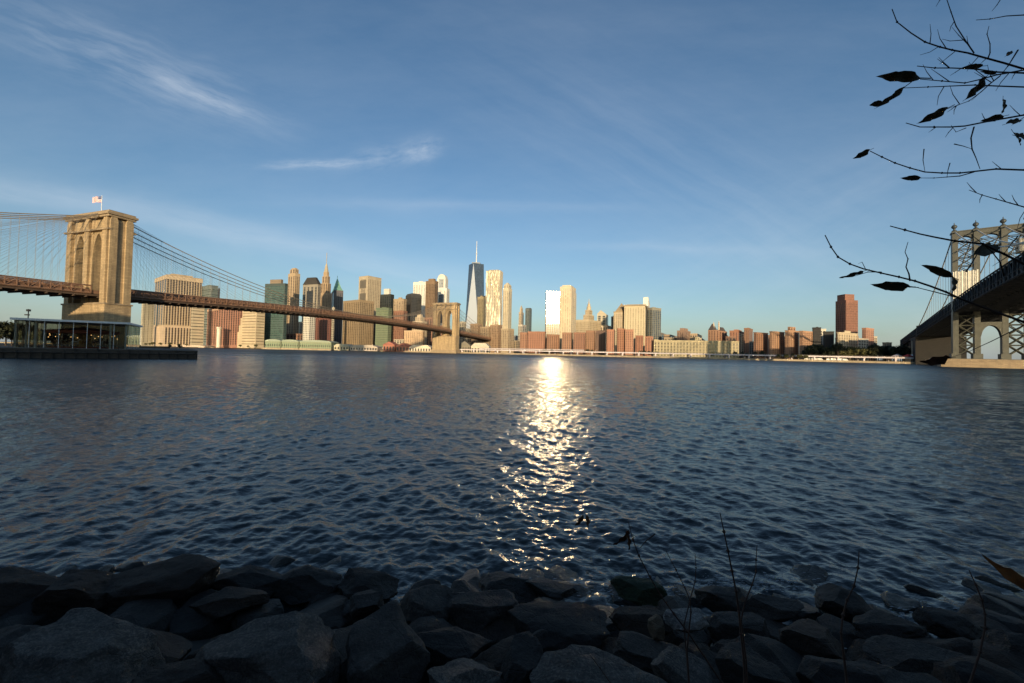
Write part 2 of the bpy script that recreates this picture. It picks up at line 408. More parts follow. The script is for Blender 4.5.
def truss(y,a,b_,name='side_truss'):
    b=MB(); tl=along(a,b_,4.6)
    for off,r in ((1.7,.5),(6.5,.42),(3.9,.22)):
        b.tube([(t,y,zd(t)+off) for t in tl],r,4)
    for i,t in enumerate(tl):
        z=zd(t); b.box(t-.24,y-.22,z+1.5,t+.24,y+.22,z+6.5)
        if i<len(tl)-1:
            t2=tl[i+1]; z2=zd(t2)
            p,q=((t,y,z+1.8),(t2,y,z2+6.3)) if i%2 else ((t,y,z+6.3),(t2,y,z2+1.8))
            b.tube([p,q],.16,3,cap=False)
            b.tube([(t,y,z+3.1),(t2,y,z2+3.1)],.14,3,cap=False)
    b.build(name,BROWN,bridge)
for y in (-DW-.4,-4.6,4.6,DW+.4):
    for a,b_ in ((-420,-9.6),(9.6,SPAN-9.6),(SPAN+9.6,SPAN+285)): truss(y,a,b_)
# inner fence sheets of the elevated walk and rail lanes read as a solid brown band
for y in (-DW-.1,DW+.1):
    b=MB(); tl=along(-420,SPAN+285,12); vs=[];fs=[]
    for t in tl: z=zd(t); vs += [(t,y,z+1.6),(t,y,z+3.8),(t,y+.12,z+3.8),(t,y+.12,z+1.6)]
    for i in range(len(tl)-1):
        for k in range(4): fs.append((i*4+k,i*4+(k+1)%4,i*4+4+(k+1)%4,i*4+4+k))
    b.add(vs,fs); b.build('guard_panel',BROWN,bridge)
# cables
YC=(-DW-1.2,-4.6,4.6,DW+1.2)
def zcab(t):
    zt=TOP-1.5
    if 0<=t<=SPAN:
        zm=zd(SPAN/2)+6.5; q=(t-SPAN/2)/(SPAN/2); return zm+(zt-zm)*q*q
    d=(-t) if t<0 else (t-SPAN); L=284; q=min(1,d/L); zl=zd(-L if t<0 else SPAN+L)+6
    return zt+(zl-zt)*q-14*4*q*(1-q)*.55
for y in YC:
    b=MB(); b.tube([(t,y,zcab(t)) for t in along(-284,SPAN+284,8)],.30,6); b.build('main_cable',CABLE,bridge,smooth=True)
# hangers: the near rows are single parts, what is left is one part
hang=[]
for y in YC:
    for t in along(-270,-14,7)+along(14,SPAN-14,7)+along(SPAN+14,SPAN+260,9):
        if zcab(t)-zd(t)>8.5: hang.append((T1.x+ax.x*t, T1.y+ax.y*t, t, y))
hang.sort(key=lambda h: math.hypot(h[0],h[1]) if h[3] in (YC[0],) and h[2]>-60 else 5000+math.hypot(h[0],h[1]))
rest=MB()
for i,(_,_,t,y) in enumerate(hang):
    b = MB() if i<98 else rest
    b.tube([(t,y,zd(t)+6.3),(t,y,zcab(t))],.05,4,cap=False)
    if i<98: b.build('hanger',WIRE,bridge)
tag(rest.build('hanger',WIRE,bridge),kind='stuff')
st=MB()
for y in YC:
    for T,lim in ((0,1),(SPAN,1)):
        for s in (-1,1):
            for k in range(4,24):
                d=k*5.2; st.tube([(T+s*8,y,TOP-2),(T+s*d,y,zd(T+s*d)+7)],.035,3,cap=False)
tag(st.build('diagonal_stay',WIRE,bridge),kind='stuff')
# approach piers beyond the far tower
for t in along(SPAN+290,SPAN+640,35):
    b=MB(); z=zd(t); b.box(t-3.5,-DW,-1,t+3.5,DW,z-1.0); b.build('approach_pier',STONE,bridge)
b=MB(); z=zd(SPAN+284); b.box(SPAN+262,-DW-3,0,SPAN+288,DW+3,z-1.0); b.build('anchorage',STONE,bridge)
for t in along(-400,-200,50):
    b=MB(); z=zd(t); b.box(t-3.5,-DW,0,t+3.5,DW,z-1.0); b.build('approach_pier',STONE,bridge)
# ---- flag on the near tower
fp=P(101.5,208,270); ft=P(101.5,196,270)
flag=empty('flagpole',(fp.x,fp.y,TOP),0,'white flagpole flying the stars and stripes on top of the near stone tower','flag')
H=max(5.0,ft.z-TOP)
b=MB(); b.tube([(0,0,0),(0,0,H)],.22,6,r2=.12); b.lathe([(.01,H-.05),(.3,H+.15),(.01,H+.4)],n=6); b.build('pole',plain('white_paint',(.75,.75,.75),.4,.05),flag)
m,nt,bb=new_mat('flag_cloth'); tcn=nt.n('ShaderNodeTexCoord').outputs['Object']; x,y,z=nt.sep(tcn)
FH=3.9; FW=6.6
str_=nt.m('GREATER_THAN',nt.m('FRACT',nt.m('MULTIPLY',nt.m('SUBTRACT',z,H-FH-.3),6.5/FH)),.5)
can=nt.m('MULTIPLY',nt.m('GREATER_THAN',x,-.42*FW),nt.m('GREATER_THAN',z,H-.3-FH*.54))
star=nt.n('ShaderNodeTexVoronoi'); nt.set(star,'Vector',tcn); star.inputs['Scale'].default_value=2.2; star.inputs['Randomness'].default_value=0.1
stm=nt.m('LESS_THAN',star.outputs['Distance'],.22)
nt.set(bb,'Base Color',nt.mix(can,nt.mix(str_,(.55,.04,.05,1),(.8,.8,.8,1)),nt.mix(stm,(.03,.05,.18,1),(.8,.8,.8,1))))
b=MB(); vs=[];fs=[]; nx=16
for i in range(nx+1):
    for zz in (0,1):
        q=i/nx; vs.append((-FW*q*.96-.15,.55*math.sin(q*9)*q,(H-.3-FH)+FH*zz-.5*q*q))
for i in range(nx): fs.append((2*i,2*i+2,2*i+3,2*i+1))
b.add(vs,fs); b.build('flag_cloth',m,flag,smooth=True)

# ================================================================== THE STEEL SUSPENSION BRIDGE AT RIGHT
STEEL=plain('blue_grey_steel',(.045,.055,.06),.55,.2,.3)
STEEL_L=plain('steel_tower_paint',(.078,.078,.062),.55,.2,.3)
STEEL_D=plain('dark_steel',(.022,.025,.03),.7,.25,.3)
MTH=R(39.5); max_=Vector((math.sin(MTH),math.cos(MTH),0)); MT=P(990,300,296); MT.z=0
mbr=empty('steel_bridge',(MT.x,MT.y,0),math.atan2(max_.y,max_.x),'dark blue-grey steel suspension bridge overhead at right with lattice tower and white sheeting','bridge')
MTOP=P(990,226,296).z
COLY=(-16.5,-5.6,5.6,16.5)     # local y<0 is the side away from the old bridge ... +y faces it
CH=2.3
tw=MB(); tw.box(-6,-20,6,6,20,6.3); tw=tw.build('tower',STEEL_L,mbr)
for y in (-17.5,-6.6,6.6,17.5):
    b=MB(); b.box(-3.2,y-1.5,7,3.2,y+1.5,MTOP-3); b.frust(-3.8,y-2.0,MTOP-3,3.8,y+2.0,MTOP-1.6,.9); b.box(-4.4,y-2.4,6.3,4.4,y+2.4,10)
    b.build('column',STEEL_L,tw)
    b=MB(); b.lathe([(1.2,MTOP-1.6),(1.5,MTOP-.6),(.7,MTOP),(.6,MTOP+.8),(1.5,MTOP+1.7),(1.7,MTOP+2.6),(1.2,MTOP+3.5),(.3,MTOP+4.1),(.2,MTOP+5.4),(.02,MTOP+5.5)],0,y,10); b.build('finial',STEEL,tw)
def lattice(y0,y1,z0,z1,n,name='lattice_bracing',m=STEEL_L,r=.38):
    b=MB(); h=(z1-z0)/n
    for x in (-2.4,2.4):
        for i in range(n):
            a,c=z0+h*i,z0+h*(i+1)
            b.tube([(x,y0,a),(x,y1,c)],r,4); b.tube([(x,y1,a),(x,y0,c)],r,4); b.tube([(x,y0,c),(x,y1,c)],r*1.1,4)
    b.build(name,m,tw)
ZD=41.0
for s in (-1,1):
    y0,y1=sorted((s*8.1,s*16.0)); lattice(y0,y1,9,ZD-3,4); lattice(y0,y1,ZD+9,MTOP-9,7,r=.26)
lattice(-5.1,5.1,MTOP-20,MTOP-9,2,r=.22)
# portal arch below the deck and arched transom on top
b=MB()
for x0,x1 in ((-3,-1.6),(1.6,3)):
    for s in (-1,1):
        poly=[(s*5.1,22)]
        for k in range(1,9):
            q=k/8*math.pi/2; poly.append((s*5.1*math.cos(q)*.94,22+8.5*math.sin(q)))
        poly += [(0,33),(s*5.1,33)]
        b.prism(poly,0,x0,x1)
b.build('portal_arch',STEEL_L,tw)
b=MB()
for (ya,yb) in ((-16,-8.1),(-5.1,5.1),(8.1,16)):
    b.box(-2.6,ya,MTOP-5,2.6,yb,MTOP-2.2); b.box(-3.0,ya,MTOP-2.2,3.0,yb,MTOP-1.5)
    n=6
    for s in (-1,1):
        ym=(ya+yb)/2; e=ya if s<0 else yb
        poly=[(e,MTOP-10)]
        for k in range(1,n+1):
            q=k/n*math.pi/2; poly.append((ym+(e-ym)*math.cos(q),MTOP-10+4.2*math.sin(q)))
        poly += [(ym,MTOP-5.002),(e,MTOP-5.002)]
        b.prism(poly,0,-2.0,2.0)
b.build('top_transom',STEEL_L,tw)
# white sheeting round the columns just above the roadway
SHEETM=plain('white_sheeting',(.8,.76,.66),.7,.12,.4)
def sheeting(y0,y1,z0,z1):
    b=MB(); n=40; vs=[];fs=[]
    def pt(i):
        q=i/n; y=y0+(y1-y0)*q; return (-4.6+.45*math.sin(i*1.9)+.2*math.sin(i*.7),y)
    for i in range(n+1):
        x,y=pt(i); vs += [(x,y,z0),(x+.1,y,(z0+z1)/2),(x,y,z1+.4*math.sin(i*.8)),(4.4,y,z1),(4.4,y,z0)]
    for i in range(n):
        for k in range(5): fs.append((i*5+k,i*5+(k+1)%5,i*5+5+(k+1)%5,i*5+5+k))
    fs += [(4,3,2,1,0),tuple(n*5+k for k in range(5))]
    b.add(vs,fs); b.build('protective_sheeting',SHEETM,tw)
sheeting(5.9,19.2,ZD+8,ZD+30); sheeting(-19.4,-13,ZD+41,ZD+50)
for y in (1.8,-2.5,-9): 
    sheeting(y-1.2,y+.9,ZD+9,ZD+17)
# masonry pier in the water
MP=blocks('pier_stone_orange',(.36,.27,.17),2.2,.8,stain=.35)
b=MB(); b.box(-9,-26,-5,9,26,4.2); b.build('pier_base',MP,tw)
b=MB(); b.frust(-6.5,-24,4.2,6.5,24,6,.93); b.build('pier_cap',MP,tw)
# deck
def zm(t):
    q=(t+224)/224; return (ZD+3.6-3.6*q*q) if t<0 else ZD-t*.036
ML=(-448,420)
b=MB(); tl=along(ML[0],ML[1],14); vs=[];fs=[]
MW=17.8
for t in tl: z=zm(t); vs += [(t,-MW,z+1),(t,MW,z+1),(t,MW,z+2.2),(t,-MW,z+2.2)]
for i in range(len(tl)-1):
    for k in range(4): fs.append((i*4+k,i*4+(k+1)%4,i*4+4+(k+1)%4,i*4+4+k))
b.add(vs,fs+[(3,2,1,0)]); b.build('deck',STEEL_D,mbr)
b=MB()
for t in along(ML[0],ML[1],8): z=zm(t); b.box(t-.35,-MW,z-.6,t+.35,MW,z+1)
for y in (-13,-9,-4.5,0,4.5,9,13): b.tube([(t,y,zm(t)+.4) for t in tl],.35,4)
b.build('floor_beam',STEEL_D,mbr)
for y in (-MW-.4,-6.6,6.6,MW+.4):
    b=MB(); tl=along(ML[0],ML[1],7)
    for off,r in ((.2,.55),(3.0,.4),(9.0,.6)): b.tube([(t,y,zm(t)+off) for t in tl],r,4)
    for i,t in enumerate(tl):
        z=zm(t); b.box(t-.3,y-.3,z,t+.3,y+.3,z+9)
        if i<len(tl)-1:
            t2=tl[i+1]; z2=zm(t2)
            b.tube([(t,y,z+(0.4 if i%2 else 8.8)),(t2,y,z2+(8.8 if i%2 else .4))],.3,4,cap=False)
    b.build('side_truss',STEEL_D if abs(y)>10 else STEEL,mbr)
b=MB(); tl=along(ML[0],ML[1],14)
for y in (-MW+3,MW-3):
    vs=[];fs=[]
    for t in tl: z=zm(t); vs += [(t,y,z+2.2),(t,y,z+8.6),(t,y+.2,z+8.6),(t,y+.2,z+2.2)]
    for i in range(len(tl)-1):
        for k in range(4): fs.append((i*4+k,i*4+(k+1)%4,i*4+4+(k+1)%4,i*4+4+k))
    b.add(vs,fs)
b.build('rail_barrier',STEEL_D,mbr)
b=MB(); vs=[];fs=[]
for t in tl: z=zm(t); vs += [(t,-MW+1,z+9.0),(t,MW-1,z+9.0),(t,MW-1,z+9.5),(t,-MW+1,z+9.5)]
for i in range(len(tl)-1):
    for k in range(4): fs.append((i*4+k,i*4+(k+1)%4,i*4+4+(k+1)%4,i*4+4+k))
b.add(vs,fs); b.build('upper_deck',STEEL_D,mbr)
def zcm(t):
    if t<0:
        q=(t+224)/224; zmid=zm(-224)+10; return zmid+(MTOP-1-zmid)*q*q
    q=t/221; return MTOP-1+(zm(221)+9-MTOP+1)*q-4*6*q*(1-q)
CL=plain('pale_cable',(.50,.47,.40),.5,.08)
for y in (-17.5,-6.6,6.6,17.5):
    b=MB(); b.tube([(t,y,zcm(t)) for t in along(-448,221,9)],.42,6); b.build('main_cable',CL,mbr,smooth=True)
for y in (17.5,-17.5):
    for t in along(-210,-12,11)+along(12,200,12):
        if zcm(t)-zm(t)>10.5: b=MB(); b.tube([(t,y,zm(t)+9),(t,y,zcm(t))],.09,4,cap=False); b.build('hanger',WIRE,mbr)
# anchorage and approach on the far shore
b=MB(); z=zm(235); b.box(212,-20,0,262,20,z-1); b.box(214,-18.4,z-1,222,-12,z+12); b.box(214,12,z-1,222,18.4,z+12); b.build('anchorage',blocks('anchorage_shaded_stone',(.022,.019,.016),2.2,.9,stain=0),mbr)  # shade under the bridge is put into this near-black stone colour
for t in along(285,410,32):
    b=MB(); z=zm(t); b.box(t-2.5,-16,0,t+2.5,16,z-.6); b.build('approach_pier',STEEL_D,mbr)
# ================================================================== THE CITY
TAN=(.45,.35,.22); BEIGE=(.52,.44,.31); CREAM=(.66,.56,.40); PINK=(.42,.24,.16); BRICK=(.42,.195,.12); BRICK2=(.46,.25,.15)
BROWNC=(.24,.17,.11); DGREY=(.07,.075,.08); GREEN=(.10,.17,.14); GREY=(.26,.27,.27); WHITE=(.72,.70,.64)
GLD=(.025,.03,.035); GLG=(.05,.10,.085); GLB=(.045,.06,.075); GLW=(.10,.07,.05)
def frame_box(L,C,Rr,Y,phi,ym):
    """corner at pixel column C, Y metres out; left and right faces end at columns L and Rr"""
    c=P(C,ym,Y); r=R(phi); s,k=math.sin(r),math.cos(r)
    d1=ray(L,ym); rl=d1.x/d1.y; d2=ray(Rr,ym); rr_=d2.x/d2.y
    # (c.x - a k)/(c.y + a s) = rl
    a=(c.x-rl*c.y)/(k+rl*s) if C-L>.3 else None
    den=(s-rr_*k); b=(rr_*c.y-c.x)/den if (Rr-C>.3 and abs(den)>1e-3) else None
    if a is None or a<=0: a=(b or 20)*.8
    if b is None or b<=0 or b>140: b=min(60,a*.8) if b is None or b<=0 else 140
    return c,min(a,160),b
def add_faces(root,a,b,z0,z1,style,n,pm,x0=0,y0=0,fill=.55,nb=None):
    """window strips on the two faces turned to the river"""
    if style=='v':
        for face,Lf,nn in (('y',b,nb if nb is not None else max(1,int(round(n*b/max(a,1))))),('x',a,n)):
            nn=min(nn,26)
            if nn<1: continue
            p=Lf/nn
            for i in range(nn):
                u0=p*(i+.5-fill/2); u1=p*(i+.5+fill/2); m=MB()
                if face=='y': m.box(x0+u0,y0-.18,z0,x0+u1,y0+.3,z1)
                else: m.box(x0-.18,y0+u0,z0,x0+.3,y0+u1,z1)
                m.build('window_strip',pm,root)
    elif style=='h':
        hgt=(z1-z0)/n
        for i in range(n):
            zz=z0+hgt*(i+.5-fill/2); ze=zz+hgt*fill; m=MB()
            m.box(x0+b*.03,y0-.18,zz,x0+b*.97,y0+.3,ze); m.box(x0-.19,y0+a*.03,zz,x0+.3,y0+a*.97,ze); m.build('window_band',pm,root)
def roofbits(root,a,b,z,mat,x0=0,y0=0):
    rr_=random.Random(int(a*100+b*10+z))
    hk=min(1,max(.3,z/130)); m=MB(); m.box(x0+.25*b,y0+.3*a,z,x0+.55*b,y0+.6*a,z+rr_.uniform(3,5.5)*hk)
    m.box(x0+.65*b,y0+.35*a,z,x0+.8*b,y0+.55*a,z+rr_.uniform(2,3.5)*hk); m.build('rooftop_plant',mat,root)
    m=MB(); m.box(x0-.35,y0-.35,z-.2,x0+b+.35,y0+.2,z+1.1); m.box(x0-.35,y0+.2,z-.2,x0+.2,y0+a+.35,z+1.1); m.box(x0+.2,y0+a,z-.2,x0+b+.35,y0+a+.35,z+1.1); m.box(x0+b,y0+.2,z-.2,x0+b+.35,y0+a,z+1.1)
    m.build('parapet',mat,root)
ALL={}
def bld(key,L,C,Rr,yt,Y,phi,col,label,style='v',n=6,glass=GLD,k=.6,cat='building',name='office_tower',group=None,wall=None,fill=.55,
        zb=2.0,nb=None,spand=None,rough=.12,roof=True,ztop=None,win=True,wz=(.06,.96),floor=3.8):
    c,a,b=frame_box(L,C,Rr,Y,phi,(yt+345)/2)
    H=(P((L+Rr)/2,yt,Y).z if ztop is None else ztop)-zb
    r=R(phi); rz=math.pi/2-r
    root=empty(name,(c.x,c.y,zb),rz,label,cat,group)
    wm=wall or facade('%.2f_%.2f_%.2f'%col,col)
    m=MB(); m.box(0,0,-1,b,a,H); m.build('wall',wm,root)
    sp=spand or tuple(x*.6 for x in col)
    pm=pane('%.2f_%.2f_%.2f_%.2f_%.2f'%(sp[0],sp[1],glass[0],glass[1],k),glass,sp,floor,k,rough)
    if win: add_faces(root,a,b,H*wz[0],H*wz[1],style,n,pm,fill=fill,nb=nb)
    if roof: roofbits(root,a,b,H,wm)
    ALL[key]=dict(root=root,a=a,b=b,H=H,wm=wm,pm=pm,c=c); return ALL[key]
def part(B,name,fn,mat=None):
    m=MB(); fn(m,B['a'],B['b'],B['H']); return m.build(name,mat or B['wm'],B['root'])
def tier(B,name,z0f,z1,fx=.7,fy=.7,cx=.5,cy=.5,mat=None,win=0,pm=None):
    """a set-back storey block on top; z in metres above the wall's top"""
    a,b,H=B['a'],B['b'],B['H']; x0=b*(cx-fx/2); x1=b*(cx+fx/2); y0=a*(cy-fy/2); y1=a*(cy+fy/2)
    m=MB(); m.box(x0,y0,H+z0f,x1,y1,H+z1); o=m.build(name,mat or B['wm'],B['root'])
    if win:
        for i in range(win):
            p=(x1-x0)/win; m=MB(); m.box(x0+p*(i+.25),y0-.15,H+z0f+1,x0+p*(i+.75),y0+.3,H+z1-1); m.build('window',pm or B['pm'],o)
            p=(y1-y0)/win; m=MB(); m.box(x0-.15,y0+p*(i+.25),H+z0f+1,x0+.3,y0+p*(i+.75),H+z1-1); m.build('window',pm or B['pm'],o)
    return o
def zz(px,py,Y): return P(px,py,Y).z

# ---------------- left group, seen round the stone bridge
bld('slab_left',141,142.5,154,293,905,14,(.50,.46,.35),'pale blank concrete tower just right of the near bridge tower, below the deck','v',3,k=.3,nb=3,fill=.12)
B=bld('ribbed',154,165.5,201,275,900,38,(.50,.38,.25),'tall tan office tower with dark vertical ribs and bright crown band above the bridge deck','v',5,glass=(.035,.03,.03),k=.8,nb=13,fill=.56,wz=(.30,.955))
part(B,'crown_band',lambda m,a,b,H:(m.box(-1,-1,H-9,b+1,a+1,H-.5)),facade('crownb',(.62,.48,.32)))
tier(B,'penthouse',0,7,.6,.6)
part(B,'podium',lambda m,a,b,H:(m.box(-2.5,-2.5,-1,b+2.5,a+2.5,H*.28)),facade('podb',(.58,.44,.30)))
part(B,'podium_window',lambda m,a,b,H:[m.box(i*b/12+.8,-2.9,4,i*b/12+b/24+.8,-2.4,H*.26) for i in range(12)],B['pm'])
B=bld('sloped',191,192,204,298,870,35,(.50,.42,.29),'narrow pale tower with horizontal bands beside the ribbed tan tower, under the deck','h',14,glass=(.10,.09,.07),nb=3,fill=.35)
bld('greyglass',199,210.5,217,285.5,930,30,(.17,.20,.19),'grey green glass tower whose top shows just above the deck right of the ribbed tower','h',22,glass=(.07,.10,.09),fill=.6,spand=(.16,.19,.18))
bld('greyglass2',217,217.5,219,289,945,30,(.10,.10,.09),'dark sliver of a tower against the right edge of the grey green glass one','v',2)
B=bld('pinkribs',207,223,244,307,860,40,(.44,.22,.15),'pink brown ribbed office block under the bridge deck with a pale band along its top','v',7,glass=(.06,.04,.04),k=.7,nb=9,fill=.5)
part(B,'crown_band',lambda m,a,b,H:(m.box(-.8,-.8,H-5,b+.8,a+.8,H-.4)),facade('crownc',(.56,.36,.24)))
B=bld('stepbeige',242,256,264.5,310,850,26,(.60,.48,.31),'pale stepped beige building tapering to a narrow top beside the dark green glass tower','h',12,glass=(.20,.14,.08),fill=.3)
part(B,'setback_wing',lambda m,a,b,H:[m.box(0,a,-1,b,a+6,H*.8),m.box(0,a+6,-1,b,a+11,H*.6),m.box(0,a+11,-1,b,a+15,H*.42)])
B=bld('greenglass',264,284,287,283,880,16,(.07,.095,.09),'tall dark green glass tower with small tan roof block, left of slim tan tower','h',30,glass=(.05,.095,.085),fill=.75,spand=(.08,.12,.11),k=.6,roof=False)
tier(B,'penthouse',0,9,.7,.55,mat=facade('ph1',(.26,.2,.14)))
B=bld('slimtan',287,294,299,273,1000,30,(.50,.37,.23),'slim tan tower with a rounded crown standing right of the dark green glass tower','v',3,glass=(.10,.07,.05),nb=3,fill=.4,roof=False)
tier(B,'crown',0,11,.7,.75,win=2); tier(B,'crown_top',11,14,.45,.5)
bld('whiteblock',303,309,315,313,830,25,(.74,.68,.56),'small white building with dark windows seen below the bridge deck at the green ferry sheds','v',4,nb=3,k=.4,fill=.4)
B=bld('cappedgrey',302,317,320,284,960,20,(.32,.28,.22),'grey beige tower with a tall dark glass front panel and a sloping dark cap','v',4,glass=(.03,.035,.04),nb=2,fill=.4,roof=False)
part(B,'sloped_cap',lambda m,a,b,H:m.frust(-.5,-.5,H,b+.5,a+.5,H+17,.55),facade('dkcap',(.05,.045,.04)))
part(B,'dark_panel',lambda m,a,b,H:m.box(-.6,a*.3,H*.45,-.2,a*.72,H*.9),pane('dp',(.03,.035,.04),(.03,.03,.03)))
# ornate spire
B=bld('spiretan',318.5,327,331,293,1080,22,(.46,.33,.20),'ornate tan skyscraper stepping up to a slender pointed crown with a thin mast','v',5,glass=(.12,.08,.05),nb=3,fill=.35,roof=False)
hh=zz(324,257,1080)-2-B['H']
tier(B,'setback_tier',0,hh*.28,.82,.82,win=3); tier(B,'setback_tier',hh*.28,hh*.48,.62,.62,win=2); tier(B,'setback_tier',hh*.48,hh*.60,.45,.45)
part(B,'spire',lambda m,a,b,H:(m.frust(b*.3,a*.3,H+hh*.6,b*.7,a*.7,H+hh*.84,.25),m.box(b*.5-.5,a*.5-.5,H+hh*.84,b*.5+.5,a*.5+.5,H+hh*1.15)),facade('spt',(.5,.42,.3)))
# green pyramid tower
B=bld('greenpyr',330,333.5,342.5,290,1130,60,(.13,.12,.13),'dark tower with a steep green copper pyramid roof and needle','v',2,nb=5,glass=(.05,.055,.07),fill=.45,roof=False)
hh=zz(336,273,1130)-2-B['H']
part(B,'copper_roof',lambda m,a,b,H:(m.frust(b*.02,a*.02,H,b*.98,a*.98,H+hh*.25,.6),m.frust(b*.2,a*.2,H+hh*.25,b*.8,a*.8,H+hh*.8,.12),m.box(b*.5-.5,a*.5-.5,H+hh*.8,b*.5+.5,a*.5+.5,H+hh)),plain('copper_green',(.22,.42,.30),.7,.15))
bld('maroon',314,330,334,318,905,18,(.18,.075,.055),'dark maroon block seen only below the deck behind the green ferry sheds','v',6,glass=(.07,.035,.03),nb=1,fill=.4)
bld('slimbeige',331.5,333,334.2,308,880,30,(.62,.54,.40),'very thin pale shaft below the deck between the maroon block and the bulky brown tower','v',1,nb=1)
B=bld('bulkybrown',342.5,359,373.5,300,930,35,(.34,.25,.15),'bulky brown tower of fine vertical ribs, widest in the middle of the left skyline','v',9,glass=(.15,.11,.07),nb=8,fill=.45,k=.7)
B=bld('slabholes',358,367,380.5,276,1050,33,(.52,.43,.30),'tan slab tower with big dark louvred squares near its top, behind the bulky brown tower','v',1,nb=8,glass=(.30,.24,.17),k=.4,fill=.5)
part(B,'louvre_panel',lambda m,a,b,H:[m.box(-.5,a*.18,H*z_,-.1,a*.85,H*(z_+.11)) for z_ in (.84,.66,.5)],facade('louv',(.16,.14,.11)))
B=bld('blackgreen',379.5,390,393.5,294,980,22,(.04,.045,.04),'black glass tower carrying a small white cabin on its roof','v',5,glass=(.02,.025,.025),nb=2,fill=.6,roof=False)
tier(B,'white_penthouse',0,14,.5,.5,mat=facade('wph',(.7,.66,.58)))
B=bld('olivegreen',375.5,388,391.5,308,880,20,(.15,.19,.12),'olive green glass building directly in front of the black glass tower','h',22,glass=(.14,.17,.09),fill=.5,spand=(.2,.22,.13))
bld('tanbrown',393,403,406,299,960,22,(.42,.32,.21),'plain tan tower between the black tower and the dark rounded one','v',4,glass=(.3,.22,.14),nb=2)
bld('redlow',393,403,407,311,900,20,(.30,.15,.10),'reddish brown block standing in front of the plain tan tower','v',5,glass=(.18,.10,.07),nb=2)
B=bld('darkround',405,411,421,295,1010,50,(.06,.06,.06),'dark grey tower with chamfered top between tan and white towers','v',5,glass=(.03,.03,.03),nb=7,roof=False)
part(B,'bevelled_top',lambda m,a,b,H:m.frust(0,0,H,b,a,H+5,.82),facade('drt',(.08,.075,.07)))
bld('whitetower',412.5,425,427,282,1150,15,(.78,.75,.66),'bright white tower left of the brown slab behind the far bridge tower','v',5,glass=(.6,.58,.52),nb=1,k=.3)
B=bld('brownslab',425,434,437.5,281,1000,22,(.26,.17,.10),'tall brown slab tower directly left of the white stepped tower','v',6,glass=(.13,.085,.05),nb=2,k=.7)
tier(B,'penthouse',0,7,.6,.6)
B=bld('whitestep',434.5,446,449,288,1120,16,(.76,.73,.65),'white stepped tower with dark glass centre and rounded top, above the far bridge tower','v',3,glass=(.55,.53,.48),nb=1,fill=.3,k=.3,roof=False)
tier(B,'upper_block',0,zz(440,278,1120)-2-B['H'],.9,.72)
hh=zz(440,273.5,1120)-2-B['H']; h0=zz(440,278,1120)-2-B['H']
part(B,'rounded_top',lambda m,a,b,H:m.prism([(a*.5+a*.34*math.cos(q*math.pi/8),H+h0+(hh-h0)*math.sin(q*math.pi/8)) for q in range(9)],0,b*.1,b*.9))
part(B,'dark_centre',lambda m,a,b,H:(m.box(-.8,a*.2,H*.45,-.2,a*.68,H*.9)),pane('dc',(.06,.08,.11),(.08,.09,.1)))
part(B,'upper_glass',lambda m,a,b,H:(m.box(b*.05-.5,a*.3,H+2,b*.05,a*.7,H+h0-2)),pane('dc2',(.25,.28,.3),(.4,.4,.38)))
B=bld('tanstep',412,422,427,321,870,25,(.62,.50,.34),'low cream building stepping up in small tiers behind the cables, left of the brown slab','v',5,glass=(.25,.18,.12),nb=3,roof=False)
tier(B,'setback_tier',0,9,.7,.6,win=3); tier(B,'setback_tier',9,15,.4,.35)
bld('orangeblock',404,422.5,424.5,331,800,15,(.62,.44,.27),'square orange tan block with fine vertical ribs just left of the far bridge tower base','v',10,glass=(.40,.26,.15),nb=1,k=.6)
bld('lowbeige1',394,410,413,340,815,16,(.5,.42,.3),'low beige block left of the orange tan one','v',6,nb=1)
# ---------------- centre 
# tallest tower: square base twisting to a rotated square top
c,a,b=frame_box(466.5,485,486.2,2050,15,300)
HT=zz(476,264.5,2050)-2; wt=37
root=empty('glass_skyscraper',(P(475.5,300,2050).x,2050,2),R(0),'tallest tower: tapering blue glass skyscraper with one bright facet and a mast on top','skyscraper')
vs=[];w0=46
A0=R(-15)
def sq(r,z,ang): return [(r*math.cos(ang+k*math.pi/2),r*math.sin(ang+k*math.pi/2),z) for k in range(4)]
vb=sq(w0*1.22,0,A0+math.pi/4); vm=sq(w0*1.22,HT*.13,A0+math.pi/4); vt=sq(w0*.86,HT,A0)
GLASS_B=pane('wtcblue',(.05,.075,.11),(.045,.065,.09),4,.8,.08,.9)
MIR,ntm,bm_=new_mat('painted_sheen_glass'); bm_.inputs['Base Color'].default_value=(.62,.64,.66,1); bm_.inputs['Metallic'].default_value=.55; bm_.inputs['Roughness'].default_value=.35  # pale sky reflection of one facet, put into its base colour
m=MB(); m.add(vb+vm+[],[(k,(k+1)%4,4+(k+1)%4,4+k) for k in range(4)]); m.build('base_block',GLASS_B,root)
# eight triangular facets
fac=MB(); brt=MB()
for k in range(4):
    t_up=(vm[k],vm[(k+1)%4],vt[(k+1)%4])       # upright triangle
    t_dn=(vt[k],vt[(k+1)%4],vm[k])
    for tri in (t_up,t_dn):
        n_=(Vector(tri[1])-Vector(tri[0])).cross(Vector(tri[2])-Vector(tri[0]))
        cc=(Vector(tri[0])+Vector(tri[1])+Vector(tri[2]))/3
        if n_.dot(Vector((cc.x,cc.y,0)))<0: n_=-n_
        n_.normalize()
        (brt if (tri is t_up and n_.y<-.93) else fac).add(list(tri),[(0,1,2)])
fac.build('glass_facet',GLASS_B,root)
if brt.v: brt.build('painted_sheen_facet',MIR,root)
m=MB(); m.add(vt+[(0,0,HT+.1)],[(0,1,4),(1,2,4),(2,3,4),(3,0,4)]); m.box(-20,-20,HT,20,20,HT+7); m.build('parapet',facade('wp',(.3,.32,.34)),root)
hs=zz(476,241,2050)-2-HT
